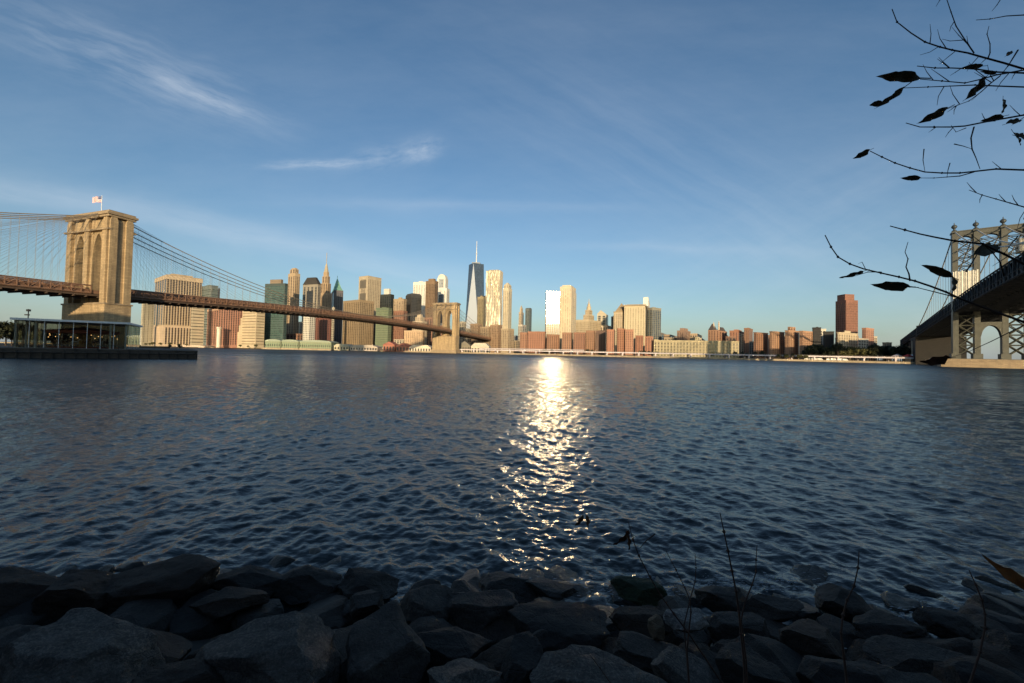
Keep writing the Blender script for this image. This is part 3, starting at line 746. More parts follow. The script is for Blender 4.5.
m=MB(); m.lathe([(9,HT+7),(9,HT+10),(3.2,HT+12),(2.6,HT+hs*.45),(4.2,HT+hs*.47),(4.2,HT+hs*.50),(2.0,HT+hs*.52),(1.4,HT+hs)],n=10); m.build('mast',plain('mast_white',(.6,.62,.64),.5,.05),root)

bld('oliveside',477,483,485,297,1150,22,(.35,.28,.16),'narrow olive tan tower directly right of the tallest glass skyscraper','v',4,glass=(.13,.11,.07),nb=2)
bld('darkside',483,487,489,296,1200,22,(.05,.05,.05),'narrow dark tower squeezed between the olive tan and the rippled metal towers','v',3,nb=2)
# rippled tower
X0=P(494,300,980); Hh=zz(494,271.5,980)-2
root=empty('rippled_tower',(X0.x,980,2),R(-12),'tall residential tower with a rippled silver gold metal skin','skyscraper')
rip,ntr,br=new_mat('rippled_steel'); br.inputs['Base Color'].default_value=(.60,.52,.38,1); br.inputs['Metallic'].default_value=.35; br.inputs['Roughness'].default_value=.45
tcn=ntr.n('ShaderNodeTexCoord').outputs['Object']; x,y,z=ntr.sep(tcn)
wn=ntr.m('LESS_THAN',ntr.m('FRACT',ntr.m('DIVIDE',z,3.4)),.42)
ntr.set(br,'Base Color',ntr.mix(ntr.m('MULTIPLY',wn,.45),(.62,.54,.40,1),(.12,.12,.11,1)))
m=MB(); nz=60; per=[]
hw,hd=17.2,12
seg=[]
for i in range(28): seg.append((-hw+2*hw*i/28,-hd,0,-1))
for i in range(18): seg.append((hw,-hd+2*hd*i/18,1,0))
for i in range(28): seg.append((hw-2*hw*i/28,hd,0,1))
for i in range(18): seg.append((-hw,hd-2*hd*i/18,-1,0))
vs=[];fs=[];ns=len(seg)
for j in range(nz+1):
    z=Hh*j/nz
    for i,(sx,sy,nx_,ny_) in enumerate(seg):
        d=1.5*noise.noise((sx*.22+sy*.22,z*.018,sx*.05))+.9*math.sin(sx*1.1+sy*1.3+2.2*math.sin(z*.035+sx*.1))
        vs.append((sx+nx_*d,sy+ny_*d,z))
for j in range(nz):
    for i in range(ns): fs.append((j*ns+i,j*ns+(i+1)%ns,(j+1)*ns+(i+1)%ns,(j+1)*ns+i))
fs.append(tuple(nz*ns+i for i in range(ns))); m.add(vs,fs); m.build('metal_skin',rip,root)
m=MB(); m.box(-12,-8,Hh,12,8,Hh+2.5); m.build('rooftop_plant',facade('rp',(.4,.36,.28)),root)
B=bld('gothic',502.5,508,511.5,288,1100,25,(.66,.57,.40),'slender cream tower with a peaked crown right of the rippled metal tower','v',3,glass=(.35,.28,.19),nb=2,fill=.35,roof=False)
tier(B,'crown',0,9,.85,.85,win=2); part(B,'peaked_roof',lambda m,a,b,H:[m.frust(b*.1,a*.1,H+9,b*.9,a*.9,H+16,.3)])
part(B,'lower_wing',lambda m,a,b,H:m.box(-3,-3,-1,b+8,a+4,H*.38))
bld('tanmass1',470,478,482,324,930,30,(.36,.25,.16),'brown tan block at the foot of the tallest skyscraper, behind the descending bridge deck','v',4,nb=3,glass=(.2,.14,.09))
bld('tanmass2',480,489,493,327,915,30,(.42,.31,.20),'tan block with vertical recesses below the rippled tower, left one of the pair','v',5,nb=3,glass=(.22,.16,.1))
bld('tanmass3',490,498,502,325,900,30,(.40,.27,.17),'tan brown block below the rippled tower, right one of the pair','v',5,nb=3,glass=(.2,.13,.08))
bld('tanmass4',501,508,514,329,880,30,(.52,.41,.27),'pale tan block below the slender cream tower with the peaked crown','v',4,nb=4,glass=(.28,.2,.13))
bld('pale1',458,463,466,322,960,30,(.60,.52,.38),'small cream block peeping out right of the far bridge tower','v',3,nb=2)
bld('pale2',463,468,471,329,900,30,(.56,.46,.32),'lower cream block right of the far bridge tower at the foot of the skyscraper','v',3,nb=2)
B=bld('farslim',518.5,521,523.5,312,1500,20,(.55,.44,.30),'faint slim tan tower with pointed top, left of the pair in the gap','v',2,nb=2,roof=False,glass=(.3,.24,.17))
hh=zz(521,305,1500)-2-B['H']; tier(B,'setback_tier',0,hh*.6,.6,.6); part(B,'pointed_top',lambda m,a,b,H:m.frust(b*.25,a*.25,H+hh*.6,b*.75,a*.75,H+hh,.15))
B=bld('farcurve',525,529,531.5,309,1400,25,(.16,.18,.17),'slim dark grey green tower with curved top, right of the pair in the gap','v',2,nb=2,roof=False,glass=(.08,.10,.10))
part(B,'curved_top',lambda m,a,b,H:m.prism([(b*.5+b*.5*math.cos(q*math.pi/8),H+5*math.sin(q*math.pi/8)) for q in range(9)],1,0,a))
bld('gapwhite',518,522,526,325,1050,25,(.62,.55,.45),'low pale block at the foot of the two slim towers in the gap','v',3,nb=2)
bld('gapgrey',513,516,519,336,1150,25,(.22,.23,.25),'low dusky grey block in the gap right of the cream tower','v',2,nb=2)
# mirror tower: its glass throws the low sun back over the river
gm,ntg,bgm=new_mat('mirror_glass'); bgm.inputs['Metallic'].default_value=1; bgm.inputs['Roughness'].default_value=.16
tcn=ntg.n('ShaderNodeTexCoord').outputs['Object']; x,y,z=ntg.sep(tcn)
ln=ntg.m('MAXIMUM',ntg.m('LESS_THAN',ntg.m('FRACT',ntg.m('DIVIDE',z,3.8)),.12),ntg.m('LESS_THAN',ntg.m('FRACT',ntg.m('DIVIDE',y,3.2)),.08))
pw=ntg.n('ShaderNodeTexWhiteNoise'); pc=ntg.n('ShaderNodeCombineXYZ'); ntg.set(pc,1,ntg.m('FLOOR',ntg.m('DIVIDE',y,3.2))); ntg.set(pc,2,ntg.m('FLOOR',ntg.m('DIVIDE',z,3.8))); ntg.set(pw,'Vector',pc.outputs[0])
pq=ntg.m('POWER',pw.outputs[0],2.5)
ntg.set(bgm,'Base Color',ntg.mix(ln,ntg.mix(pq,(.06,.056,.047,1),(.50,.47,.40,1)),(.012,.010,.008,1)))
Ym=760; cpx,cpy=553,300; cp=P(cpx,cpy,Ym)
ns_=((EYE-cp).normalized()+sd).normalized()     # facade that faces half way between sun and viewer
phim=math.degrees(math.atan2(-ns_.x,-ns_.y))
B=bld('mirror',546,559.3,560,291,Ym,phim,(.5,.42,.3),'glass fronted tower flashing the low sun back at the viewer, brightest thing in the skyline','v',6,win=False,name='mirror_tower',cat='skyscraper',roof=False)
part(B,'mirror_facade',lambda m,a,b,H:m.box(-.6,.4,H*.48,-.1,a-.4,H-1.0),gm)
for i in range(6):
    part(B,'window_strip',lambda m,a,b,H:m.box(-.3,a*(i+.25)/6,2,-.05,a*(i+.75)/6,H*.47),B['pm'])
part(B,'side_fin',lambda m,a,b,H:m.box(-.7,a,-1,3,a+1.2,H),facade('fin',(.12,.1,.08)))
B=bld('cream',559.6,571,575.5,286,775,24,(.70,.59,.42),'broad cream tower standing right against the flashing glass tower','v',5,glass=(.60,.49,.34),nb=3,fill=.35,k=.4,roof=False,cat='skyscraper')
tier(B,'penthouse',0,3.0,.8,.7); part(B,'side_wing',lambda m,a,b,H:m.box(b,.5,-1,b+6,a*.8,H-9))
# municipal building
B=bld('munic',575.5,588,601,320,840,38,(.60,.49,.33),'wide cream civic building with colonnaded tiers and a tall central wedding cake spire','v',9,glass=(.30,.22,.14),nb=9,fill=.4,k=.5,name='civic_building')
hh=zz(584,299,840)-2-B['H']
tier(B,'central_block',0,hh*.30,.42,.42,win=4); tier(B,'tower_stage',hh*.3,hh*.55,.28,.28,win=3)
def stages(m,a,b,H):
    m.lathe([(4.6,H+hh*.55),(4.6,H+hh*.72),(3.0,H+hh*.74),(3.0,H+hh*.84),(1.6,H+hh*.87),(.6,H+hh*1.0),(.3,H+hh*1.12)],b*.5,a*.5,12)
part(B,'lantern',stages)
B=bld('wedge',597,606,608,314,900,20,(.58,.50,.36),'narrow pale wedge shaped building with sloping roof, right of the civic building','v',2,nb=1,roof=False)
part(B,'sloping_roof',lambda m,a,b,H:m.prism([(0,H),(a,H),(a,H+1),(a*.6,H+9)],0,0,b))
B=bld('pyr',613.5,622,629,312,800,35,(.58,.47,.32),'square tan courthouse tower capped by a small pointed pyramid roof','v',4,nb=4,glass=(.3,.23,.15),fill=.35,roof=False)
hh=zz(621,302,800)-2-B['H']
part(B,'pyramid_roof',lambda m,a,b,H:(m.box(-.6,-.6,H,b+.6,a+.6,H+1.5),m.frust(b*.08,a*.08,H+1.5,b*.92,a*.92,H+hh,.04)),plain('pyr_roof',(.42,.31,.18),.7,.15))
bld('darkbit',611,613.5,616,317,860,30,(.08,.07,.06),'dark narrow block on the left side of the courthouse pyramid tower','v',2,nb=2)
B=bld('cornice',624,645,646.5,305,780,20,(.60,.50,.33),'big plain beige slab with a heavy flat cornice, right of the pyramid tower','v',8,nb=1,glass=(.45,.37,.24),k=.3,fill=.4,roof=False)
part(B,'cornice',lambda m,a,b,H:(m.box(-1.6,-1.6,H-1,b+1.6,a+1.6,H+1.4),m.box(b*.1,a*.1,H+1.4,b*.9,a*.9,H+3)),facade('corn',(.34,.27,.18)))
B=bld('whitetop',643,648,650,306,860,20,(.16,.15,.14),'dark shaft with a bright white block on its top behind the beige slab','v',3,nb=1,roof=False)
tier(B,'white_top',0,zz(646,297,860)-2-B['H'],1,1,mat=facade('wtop',(.82,.78,.68)))
B=bld('blueglass',647.5,652,661,308,820,60,(.30,.28,.22),'squat blue grey glass tower at the right end of the downtown cluster','v',2,nb=5,glass=(.06,.085,.11),k=.8,fill=.7)

# ---------------- brick riverside housing
def brick(key,L,C,Rr,yt,Y,phi,label,col=BRICK,n=3,nb=4,**kw):
    rb=random.Random(key); j=rb.uniform(.72,1.12); g=rb.uniform(.92,1.22); col=(col[0]*j,col[1]*j*g,col[2]*j*g)
    return bld(key,L,C,Rr,yt,Y,phi,col,label,'v',n,glass=(.10,.06,.05),nb=nb,fill=.34,k=.45,cat='apartment block',name='brick_apartment_block',group='brick apartment blocks along the far shore',floor=2.9,**kw)
brick('b1',520,526.5,527.5,333,735,16,'orange brick apartment slab at the left end of the riverside brick row')
brick('b2',527.7,544.5,545.8,332,728,14,'wide orange brick apartment block just left of the flashing tower',n=8,nb=1)
brick('b3',546.5,547.2,559.5,335,722,68,'low brick apartment block directly under the flashing glass tower',nb=6,n=1)
brick('b4',562,571,572.5,333,705,16,'brick apartment slab right below the cream tower, left of two close together',n=4,nb=1)
brick('b5',573.6,584.5,585.6,333,700,15,'brick apartment slab right below the civic spire, right of two close together',n=5,nb=1)
brick('b6',585.8,594,595.2,331,720,18,'pale brick apartment block under the right wing of the civic building',col=BRICK2,n=4,nb=1)
brick('b7',595.4,605,606.3,331,730,18,'shadowed brick apartment block under the pale wedge building',col=(.2,.12,.09),n=4,nb=1)  # the block's shade is put into a darker brick colour
brick('b8',606.8,613.8,615,330,680,16,'brick apartment slab, left of three tall ones under the pyramid tower',n=3,nb=1)
brick('b9',617,617.8,625,329,676,62,'brick apartment slab, middle of three tall ones under the pyramid tower',n=1,nb=4)
brick('b10',625.2,633.5,635,330,672,16,'brick apartment slab, right of three tall ones below the beige slab',n=4,nb=1)
brick('b11',635.5,643,644,336,690,18,'shorter brick block below the right half of the beige slab',n=3,nb=1)
brick('b12',645,653,654.5,337,680,18,'low brick block with one big dark opening below the blue grey glass tower',n=3,nb=1)
B=bld('longbeige',654,739,751,341,640,14,(.48,.40,.24),'very long low beige building with rows of square windows along the shore','v',26,glass=(.10,.085,.06),nb=6,fill=.5,k=.5,name='long_riverside_building',floor=5)
tier(B,'central_tower',0,7,.8,.055,cy=.47,win=2); tier(B,'end_tower',0,2.5,.8,.05,cy=.97)
B=brick('r1',677,684,690.5,331,760,40,'brown apartment block with stepped roof behind the long beige building, left of its middle tower',col=(.32,.21,.15)); tier(B,'setback_tier',0,6,.6,.6)
bld('r1b',664,670,677,335,800,30,(.42,.30,.2),'low tan row roof behind the left part of the long beige building','v',3,nb=3)
bld('r1c',690,697,702,334,780,30,(.5,.38,.25),'cream low block behind the middle tower of the long beige building','v',3,nb=3)
B=brick('r2',708,716,727,330,740,45,'brick block with a dark pitched roof and two little spires behind the long beige building',roof=False)
part(B,'pitched_roof',lambda m,a,b,H:(m.frust(0,a*.4,H,b*.4,a,H+12,.2),m.frust(b*.4,0,H,b*.9,a*.5,H+7,.4)),facade('slate',(.10,.08,.07)))
part(B,'turret',lambda m,a,b,H:[m.lathe([(1.5,H),(1.5,H+13),(.1,H+19)],b*.45,a*.3,8),m.lathe([(1.5,H),(1.5,H+11),(.1,H+16)],b*.2,a*.6,8)],facade('tur',(.6,.5,.38)))
B=brick('r3',729.5,738,745.5,331,730,38,'rounded brick block behind the right end of the long beige building'); tier(B,'setback_tier',0,4,.5,.5)
brick('r4',744,749,752.8,328.5,720,38,'taller narrow brick block at the right end above the long beige building',col=(.36,.18,.11))
brick('r5',753.5,756.5,768,333,606,60,'brick tower right of the long beige building, first of the right hand brick row',n=2,nb=6,col=BRICK2)
brick('r6',769.5,772,784.5,332,598,60,'brick tower second in the right hand brick row, with a shadowed left side',n=2,nb=6,col=BRICK2)
B=brick('r7',785,789,799,331,592,58,'brick tower with a raised middle block, third in the right hand row',n=2,nb=6,col=BRICK2); tier(B,'raised_block',0,6.5,.5,.7,cx=.45,win=2)
brick('r8',799.2,803,814.3,331.5,586,58,'brick tower at the right end of the right hand row next to dark buildings',n=2,nb=6,col=BRICK2)
bld('d1',813,821,824,328,596,30,(.025,.022,.02),'dark building right of the brick row, painted as in shadow','v',4,nb=2,glass=(.015,.015,.015),rough=.6)  # bridge tower's shadow painted into wall and glass colours
bld('d2',819.5,826,827.5,329.5,620,25,(.75,.68,.56),'small bright white gable showing between dark buildings','v',2,nb=1)
bld('d3',824,834,837,332,592,30,(.03,.028,.025),'dark low building left of the tall twin toned brick tower','v',4,nb=2,glass=(.015,.015,.015),rough=.6)  # near-black walls and panes carry the bridge tower's shade as colour
# tall twin toned tower
B=bld('tall',835.5,846,858,300,640,86,(.27,.125,.085),'tall lone reddish brown tower at right with dark left face and lit right face','v',5,nb=6,glass=(.13,.07,.05),fill=.3,k=.6,name='brown_tower',cat='skyscraper',roof=False)
tier(B,'raised_block',0,zz(852,294,640)-2-B['H'],.78,.75,cx=.42)
brick('p1',862,866,874,328.5,600,60,'pink brick block with ragged roof right of the tall brown tower',col=(.44,.21,.14))
B=bld('c1',837,838.5,857.5,333,572,62,(.62,.50,.33),'cream apartment block with small windows in front of the tall brown tower','v',1,nb=8,glass=(.2,.15,.1),fill=.3,k=.4,cat='apartment block'); tier(B,'penthouse',0,4,.3,.5)
bld('c2',857.8,858.5,868.5,339,570,62,(.66,.56,.42),'low pale block attached right of the cream apartment block','v',1,nb=4,k=.3)

# ---------------- more of the city behind, low roofs between the named ones
fills=[(246,262,336,900),(286,303,334,930),(296,312,322,1060),(372,380,318,1010),(386,396,322,1040),(424,436,318,940),(449,459,331,880),(485,500,318,1040),(512,520,341,960),(531,546,342,900),(600,612,326,880),(652,666,333,840),(664,680,338,780),(720,732,336,800),(746,756,334,800),(868,880,341,640),(884,896,343,640),(436,450,326,980)]
rgf=random.Random(21); pxf=655
while pxf<880:
    wf=rgf.uniform(7,16); fills.append((pxf,pxf+wf,rgf.choice((337,338.5,340,342,335.5)),rgf.uniform(660,820) if pxf<750 else rgf.uniform(640,700))); pxf+=wf*rgf.uniform(.75,1.1)
for i,(l,r_,yt,Y) in enumerate(fills):
    g=[(.45,.35,.23),(.36,.20,.13),(.62,.52,.38),(.28,.25,.21)][i%4]
    tone=['tan','brown','cream','grey'][i%4]
    near=[k_ for k_ in ('left of the far bridge tower','behind the brick row','behind the right hand shore')]
    where='left of the far bridge tower' if r_<445 else ('in the middle of the skyline' if r_<620 else 'on the right hand shore')
    bld('f%d'%i,l,(l*.35+r_*.65),r_,yt,Y,28,g,'small %s background block showing in a gap %s'%(tone,where),'v',3,nb=2,group='background blocks filling gaps in the skyline')
# ================================================================== FAR SHORE FITTINGS
LAV=plain('viaduct_paint',(.64,.56,.56),.6,.12,.2)
def viaduct(name,x0,x1,off,z,label,h=1.6,post=22,wdt=14):
    root=empty(name,(0,0,0),0,label,'viaduct')
    n=max(2,int((x1-x0)/12)); pts=[(x0+(x1-x0)*i/n) for i in range(n+1)]
    b=MB(); vs=[];fs=[]
    for x in pts:
        y=shore_y(x,off); vs += [(x,y,z),(x,y+wdt,z),(x,y+wdt,z+h),(x,y,z+h)]
    for i in range(n):
        for k in range(4): fs.append((i*4+k,i*4+(k+1)%4,i*4+4+(k+1)%4,i*4+4+k))
    b.add(vs,fs+[(3,2,1,0),tuple(n*4+k for k in range(4))]); b.build('road_deck',LAV,root)
    b=MB(); b.tube([(x,shore_y(x,off)-.1,z+h+.7) for x in pts],.18,4); 
    for x in pts: y=shore_y(x,off); b.box(x-.12,y-.2,z+h,x+.12,y,z+h+.8)
    b.build('railing',WIRE,root)
    x=x0+4
    while x<x1-3:
        b=MB(); y=shore_y(x,off); b.box(x-.9,y+1.2,1.5,x+.9,y+2.8,z-.7); b.box(x-.9,y+wdt-3,1.5,x+.9,y+wdt-1.5,z-.7); b.box(x-1.1,y+.4,z-.7,x+1.1,y+wdt-.6,z); b.build('pier',LAV,root); x+=post
viaduct('elevated_highway',-95,470,5,6.2,'long pale elevated highway on piers along the whole far shore right of the stone bridge')
viaduct('upper_ramp',-60,120,24,9.2,'short upper ramp of pale concrete behind the elevated highway, under the descending bridge deck',1.2,26,9)
viaduct('shore_highway',-560,-170,8,6.0,'pale elevated highway on piers along the far shore left of the far bridge tower')
# esplanade edge
b=MB(); 
ESP=plain('bulkhead_tan',(.34,.27,.18),.85,.25,.2)
vs=[];fs=[]; xs=[-2000+i*40 for i in range(70)]
for x in xs: y=shore_y(x,-1.2); vs += [(x,y,-3),(x,y+1.0,-3),(x,y+1.0,2.5),(x,y,2.5)]
for i in range(len(xs)-1):
    for k in range(4): fs.append((i*4+k,i*4+(k+1)%4,i*4+4+(k+1)%4,i*4+4+k))
b.add(vs,fs); o=b.build('seawall',ESP); tag(o,'low tan seawall running along the waterline of the far shore','seawall')
# green ferry sheds
GS=plain('shed_green',(.24,.27,.17),.7,.2,.2); GR=plain('shed_roof_green',(.30,.34,.25),.6,.12,.2)
for i,(l,r_,lab) in enumerate(((265,281,'green ferry shed with pale arched roof, leftmost of three on the far shore'),(281.5,299,'green ferry shed with pale arched roof, middle of three on the far shore'),(299.5,332,'long green ferry shed, rightmost and widest of three on the far shore'))):
    Y=800; a0=P(l,345,Y); a1=P(r_,345,Y); W=a1.x-a0.x; root=empty('ferry_shed',(a0.x,Y,0),R(-3),lab,'ferry shed','green ferry sheds')
    b=MB(); b.box(0,0,-1,W,30,15.5); b.build('wall',GS,root)
    b=MB(); b.prism([(-.8,15.5)]+[(W/2-(W/2+.8)*math.cos(q*math.pi/8),15.5+4.2*math.sin(q*math.pi/8)) for q in range(0,9)]+[(W+.8,15.4)],1,-1,31); b.build('roof',GR,root)
    k=int(W/4)
    for j in range(k): b=MB(); b.box(W*(j+.2)/k,-.3,2,W*(j+.65)/k,.2,12.5); b.build('window',pane('shedw',(.06,.08,.06),(.2,.28,.17),6,.7),root)
    b=MB(); b.box(-3,-6,-1,W+3,-.4,3.2); b.build('quay',ESP,root)
# white tented and red roofed market halls left of the far tower
def hall(l,r_,yt,Y,col,rcol,lab,shape='gable'):
    a0=P(l,349,Y); a1=P(r_,349,Y); W=a1.x-a0.x; H=zz((l+r_)/2,yt,Y); root=empty('market_hall',(a0.x,Y,1.8),R(-4),lab,'hall')
    H-=1.8; e=H*.62
    b=MB(); b.box(0,0,-1,W,26,e); b.build('wall',plain('hall_'+str(col),col,.8,.15),root)
    b=MB(); b.prism([(-1,e),(W/2,H),(W+1,e)] if shape=='gable' else [(-1,e),(W*.2,H),(W*.8,H),(W+1,e)],1,-1,27); b.build('roof',plain('hallr_'+str(rcol),rcol,.7,.15),root)
    k=max(2,int(W/5))
    for j in range(k): b=MB(); b.box(W*(j+.25)/k,-.3,.8,W*(j+.75)/k,.2,e*.75); b.build('window',pane('hallw',(.05,.05,.05),(.3,.25,.2),9,.9),root)
hall(334,349,344,790,(.55,.48,.32),(.5,.45,.32),'low yellowish hall right of the green ferry sheds','flat')
hall(350,378,345,785,(.6,.5,.4),(.5,.42,.33),'long low beige hall on the shore below the bulky brown tower','flat')
hall(383,395,341.5,782,(.42,.17,.11),(.34,.12,.08),'red gabled market hall on the shore, left one of two')
hall(396,409,343,780,(.42,.17,.11),(.30,.11,.08),'red gabled market hall on the shore, right one of two')
hall(409,431,345,778,(.72,.62,.48),(.7,.6,.45),'pale hall with wide flat roof against the base of the far bridge tower','flat')
hall(459,470,341,800,(.25,.22,.16),(.2,.18,.14),'dark olive low hall right of the far bridge tower base')
hall(471,489,343,790,(.62,.55,.42),(.55,.5,.4),'pale low hall beneath the descending bridge deck','flat')
hall(176,206,345,830,(.7,.55,.42),(.62,.48,.36),'low peach coloured hall on the shore at the foot of the pink ribbed block','flat')
# chimney like pale shaft
p=P(218.5,340,840); H=zz(218.5,327,840)-2; root=empty('vent_shaft',(p.x,840,2),0,'pale cylindrical shaft standing in front of the pink brown ribbed block','shaft')
b=MB(); b.lathe([(3.6,-1),(3.6,H*.9)],n=12); b.build('shaft',plain('shaft_white',(.72,.62,.48),.7,.1),root)
b=MB(); b.lathe([(4.6,H*.9),(4.6,H)],n=12); b.build('cap',plain('shaft_cap',(.6,.5,.4),.7,.1),root)
# parked white vans and cars on the quay at right
def van(x,y,rz,lab,body=(.7,.68,.62),L=6.2,H=2.5):
    root=empty('parked_van',(x,y,2.0),rz,lab,'van','white vans parked on the far quay')
    b=MB(); b.prism([(-L/2,.5),(L/2,.5),(L/2,1.3),(L/2-.9,1.5),(L/2-1.6,H),(-L/2,H)],1,-1.0,1.0); b.build('body',plain('van_'+str(body),body,.4,.05),root)
    b=MB(); b.box(L/2-2.7,-1.03,1.5,L/2-1.7,1.03,2.1); b.prism([(L/2-.86,1.53),(L/2-.84,1.56),(L/2-1.5,H-.1),(L/2-1.53,H-.13)],1,-.85,.85); b.build('window',plain('van_glass',(.03,.03,.035),.2,.1),root)
    for xx in (-L/2+1.2,L/2-1.2):
        for yy in (-1.03,.8):
            b=MB(); b.prism([(xx+.4*math.cos(k*math.pi/5),.4+.4*math.sin(k*math.pi/5)) for k in range(10)],1,yy,yy+.24); b.build('wheel',plain('tyre',(.02,.02,.02),.8,.1),root)
vpx=[807,811.5,816,820,829,833,837,841,845]
lab_v=['leftmost','second','third','fourth','fifth','sixth','seventh','eighth','rightmost']
for i,px in enumerate(vpx):
    Y=508; p=P(px,358,Y); Yy=shore_y(p.x,2.6) 
    van(P(px,358,Yy).x,Yy,R(-24+ (i%3)*6),lab_v[i]+' white van of the nine parked under the highway at right',H=2.5+.3*(i%2))
# red and white tents at the right end of the highway
for i,(px,col,lab) in enumerate(((908,(.6,.05,.04),'red peaked tent on the quay at the right end of the highway'),(915,(.75,.7,.65),'white peaked tent beside the red one at the right end of the highway'),(902,(.72,.6,.55),'pale pink peaked tent left of the red one at the end of the highway'))):
    p=P(px,352,470); root=empty('tent',(P(px,352,490).x,490+i*3,2),.3,lab,'tent')
    b=MB(); b.frust(-5,-3.5,6.8,5,3.5,9.6,.08); b.box(-5,-3.5,6.2,5,3.5,6.8); b.build('canopy',plain('tent_'+str(i),col,.8,.1),root)
    for sx in (-4.7,4.7):
        for sy in (-3.2,3.2): b=MB(); b.tube([(sx,sy,0),(sx,sy,6.3)],.15,5); b.build('leg',WIRE,root)
# light masts on the right quay
for i,(px,yt) in enumerate(((850,341),(912.5,341),(921,343))):
    Y=496 if i else 545; p=P(px,350,Y); H=zz(px,yt,Y)-2
    root=empty('light_mast',(p.x,Y,2),0,['slender light mast before the trees under the cream apartment block','pale column left of the pair standing by the steel bridge approach','pale column right of the pair standing by the steel bridge approach'][i],'mast')
    b=MB(); b.lathe([(.9 if i else .35,0),(.8 if i else .2,H)],n=8); b.build('pole',plain('mast_tan',(.5,.4,.28),.7,.1),root)
    b=MB(); b.box(-1.3,-.5,H,1.3,.5,H+.5); b.build('lamp_head',WIRE,root)
# ---------------- trees
LEAF=plain('foliage_dark',(.030,.036,.014),.8,.5,.8); LEAF2=plain('foliage_olive',(.10,.095,.03),.8,.45,.8); BARK=plain('bark',(.07,.05,.035),.9,.3,2)
def tree_proto(h,w,leaf,seed,nl=900,name='tree',leafs=.55):
    rg=random.Random(seed); root=empty(name,(0,0,0))
    b=MB(); b.tube([(0,0,-.5),(.1,0,h*.3),(0,.15,h*.62)],h*.028,7,r2=h*.012)
    tips=[]
    for k in range(7):
        q=rg.uniform(0,6.28); z0=h*rg.uniform(.25,.55); e=Vector((math.cos(q)*w*.34,math.sin(q)*w*.34,z0+h*.22)); b.tube([(0,0,z0),tuple(e*.5+Vector((0,0,z0*.5))),tuple(e)],h*.012,5,r2=h*.004); tips.append(e)
    b.build('trunk',BARK,root)
    m=MB(); cl=[]
    for k in range(16):
        q=rg.uniform(0,6.28); rr_=w*.5*math.sqrt(rg.random())*.8; zc=h*rg.uniform(.38,.88); rr_*=1.25-abs(zc/h-.55)*1.6
        cl.append((Vector((math.cos(q)*rr_,math.sin(q)*rr_,zc)),w*rg.uniform(.13,.24)))
    for i in range(nl):
        c_,r_=rg.choice(cl); d=Vector((rg.gauss(0,1),rg.gauss(0,1),rg.gauss(0,.8))).normalized()*r_*rg.uniform(.5,1.08); p=c_+d
        u_=Vector((rg.uniform(-1,1),rg.uniform(-1,1),rg.uniform(-1,1))).normalized(); v_=u_.cross(Vector((rg.uniform(-1,1),rg.uniform(-1,1),1))).normalized(); s_=leafs*rg.uniform(.6,1.3)
        m.add([p-u_*s_,p-v_*s_*.6,p+u_*s_,p+v_*s_*.6],[(0,1,2,3)])
    me=bpy.data.meshes.new('crown'); me.from_pydata(m.v,[],m.f); me.materials.append(leaf); link('crown',me,root)
    return root
protos=[tree_proto(11,9,LEAF,1),tree_proto(9,9,LEAF2,2),tree_proto(12,8,LEAF,3)]
used=[False]*3
def put_tree(k,x,y,z,s,rz,label,group):
    o=protos[k] if not used[k] else copy_tree(protos[k]); used[k]=True
    o.location=(x,y,z); o.scale=(s,s,s*random.uniform(.85,1.1)); o.rotation_euler=(0,0,rz); o.name='tree'
    o['label']=label; o['category']='tree'; o['group']=group
rg=random.Random(5)
GT='dark trees on the far shore beneath the right hand towers'
px=808
i=0
while px<905:
    yt=rg.uniform(344.5,347.5); Y=P(px,352,500).y; X_=(px-512)/F_PX
    Yg=540
    for _ in range(12): Yg=shore_y(X_*Yg,0)
    Y=Yg+rg.uniform(22,40); p=P(px,352,Y); H=zz(px,yt,Y)-2
    put_tree(rg.choice((0,2,2,1)) if px<845 or px>870 else 1,p.x,Y,2,max(.5,H/11),rg.uniform(0,6),'dark leafy tree in the continuous band of trees before the tall brown tower',GT); px+=rg.uniform(1.6,2.8)
GS_='trees between the brick apartment blocks on the far shore'
for px in (545,548,552,556,559,588,592,598,602,640,644,649,653,657,712,735,742,747,755,762,770,779,786,793,800,806):
    Y=shore_y(P(px,352,600).x,22); H=rg.uniform(7,11)
    put_tree(rg.choice((0,1,2)),P(px,352,Y).x,Y,2,H/11,rg.uniform(0,6),'small dark tree standing at the foot of the brick blocks behind the elevated highway',GS_)
for px in (146,150,153,160,170,178,186,240,248,256,300,336,340,345,432,463,467):
    Y=rg.uniform(815,835); H=rg.uniform(6,9)
    put_tree(1,P(px,349,Y).x,Y,2,H/11,rg.uniform(0,6),'small olive tree on the far shore left of or around the far bridge tower','small trees along the left part of the far shore')
# trees behind the pavilion at the far left
for i,(px,Y,yt) in enumerate(((-14,150,322),(-2,150,319),(6,152,321),(12,156,324),(-25,150,318),(140,190,345),(136,175,343),(180,150,343.5),(170,150,344.5),(16,165,325),(23,172,326),(30,178,327),(38,182,327),(46,186,328),(53,190,328),(60,195,329))):
    p=P(px,340,Y); H=zz(px,yt,Y)-2.5
    put_tree(0 if i%2 else 2,p.x,Y,2.5,max(.12,H/11),i*1.3,'dark tree behind the glass carousel pavilion at the left edge' if (i<5 or i>8) else 'little dark shrub like tree on the pier right of the pavilion','trees behind the pavilion' if (i<5 or i>8) else 'small shrubs on the pier')

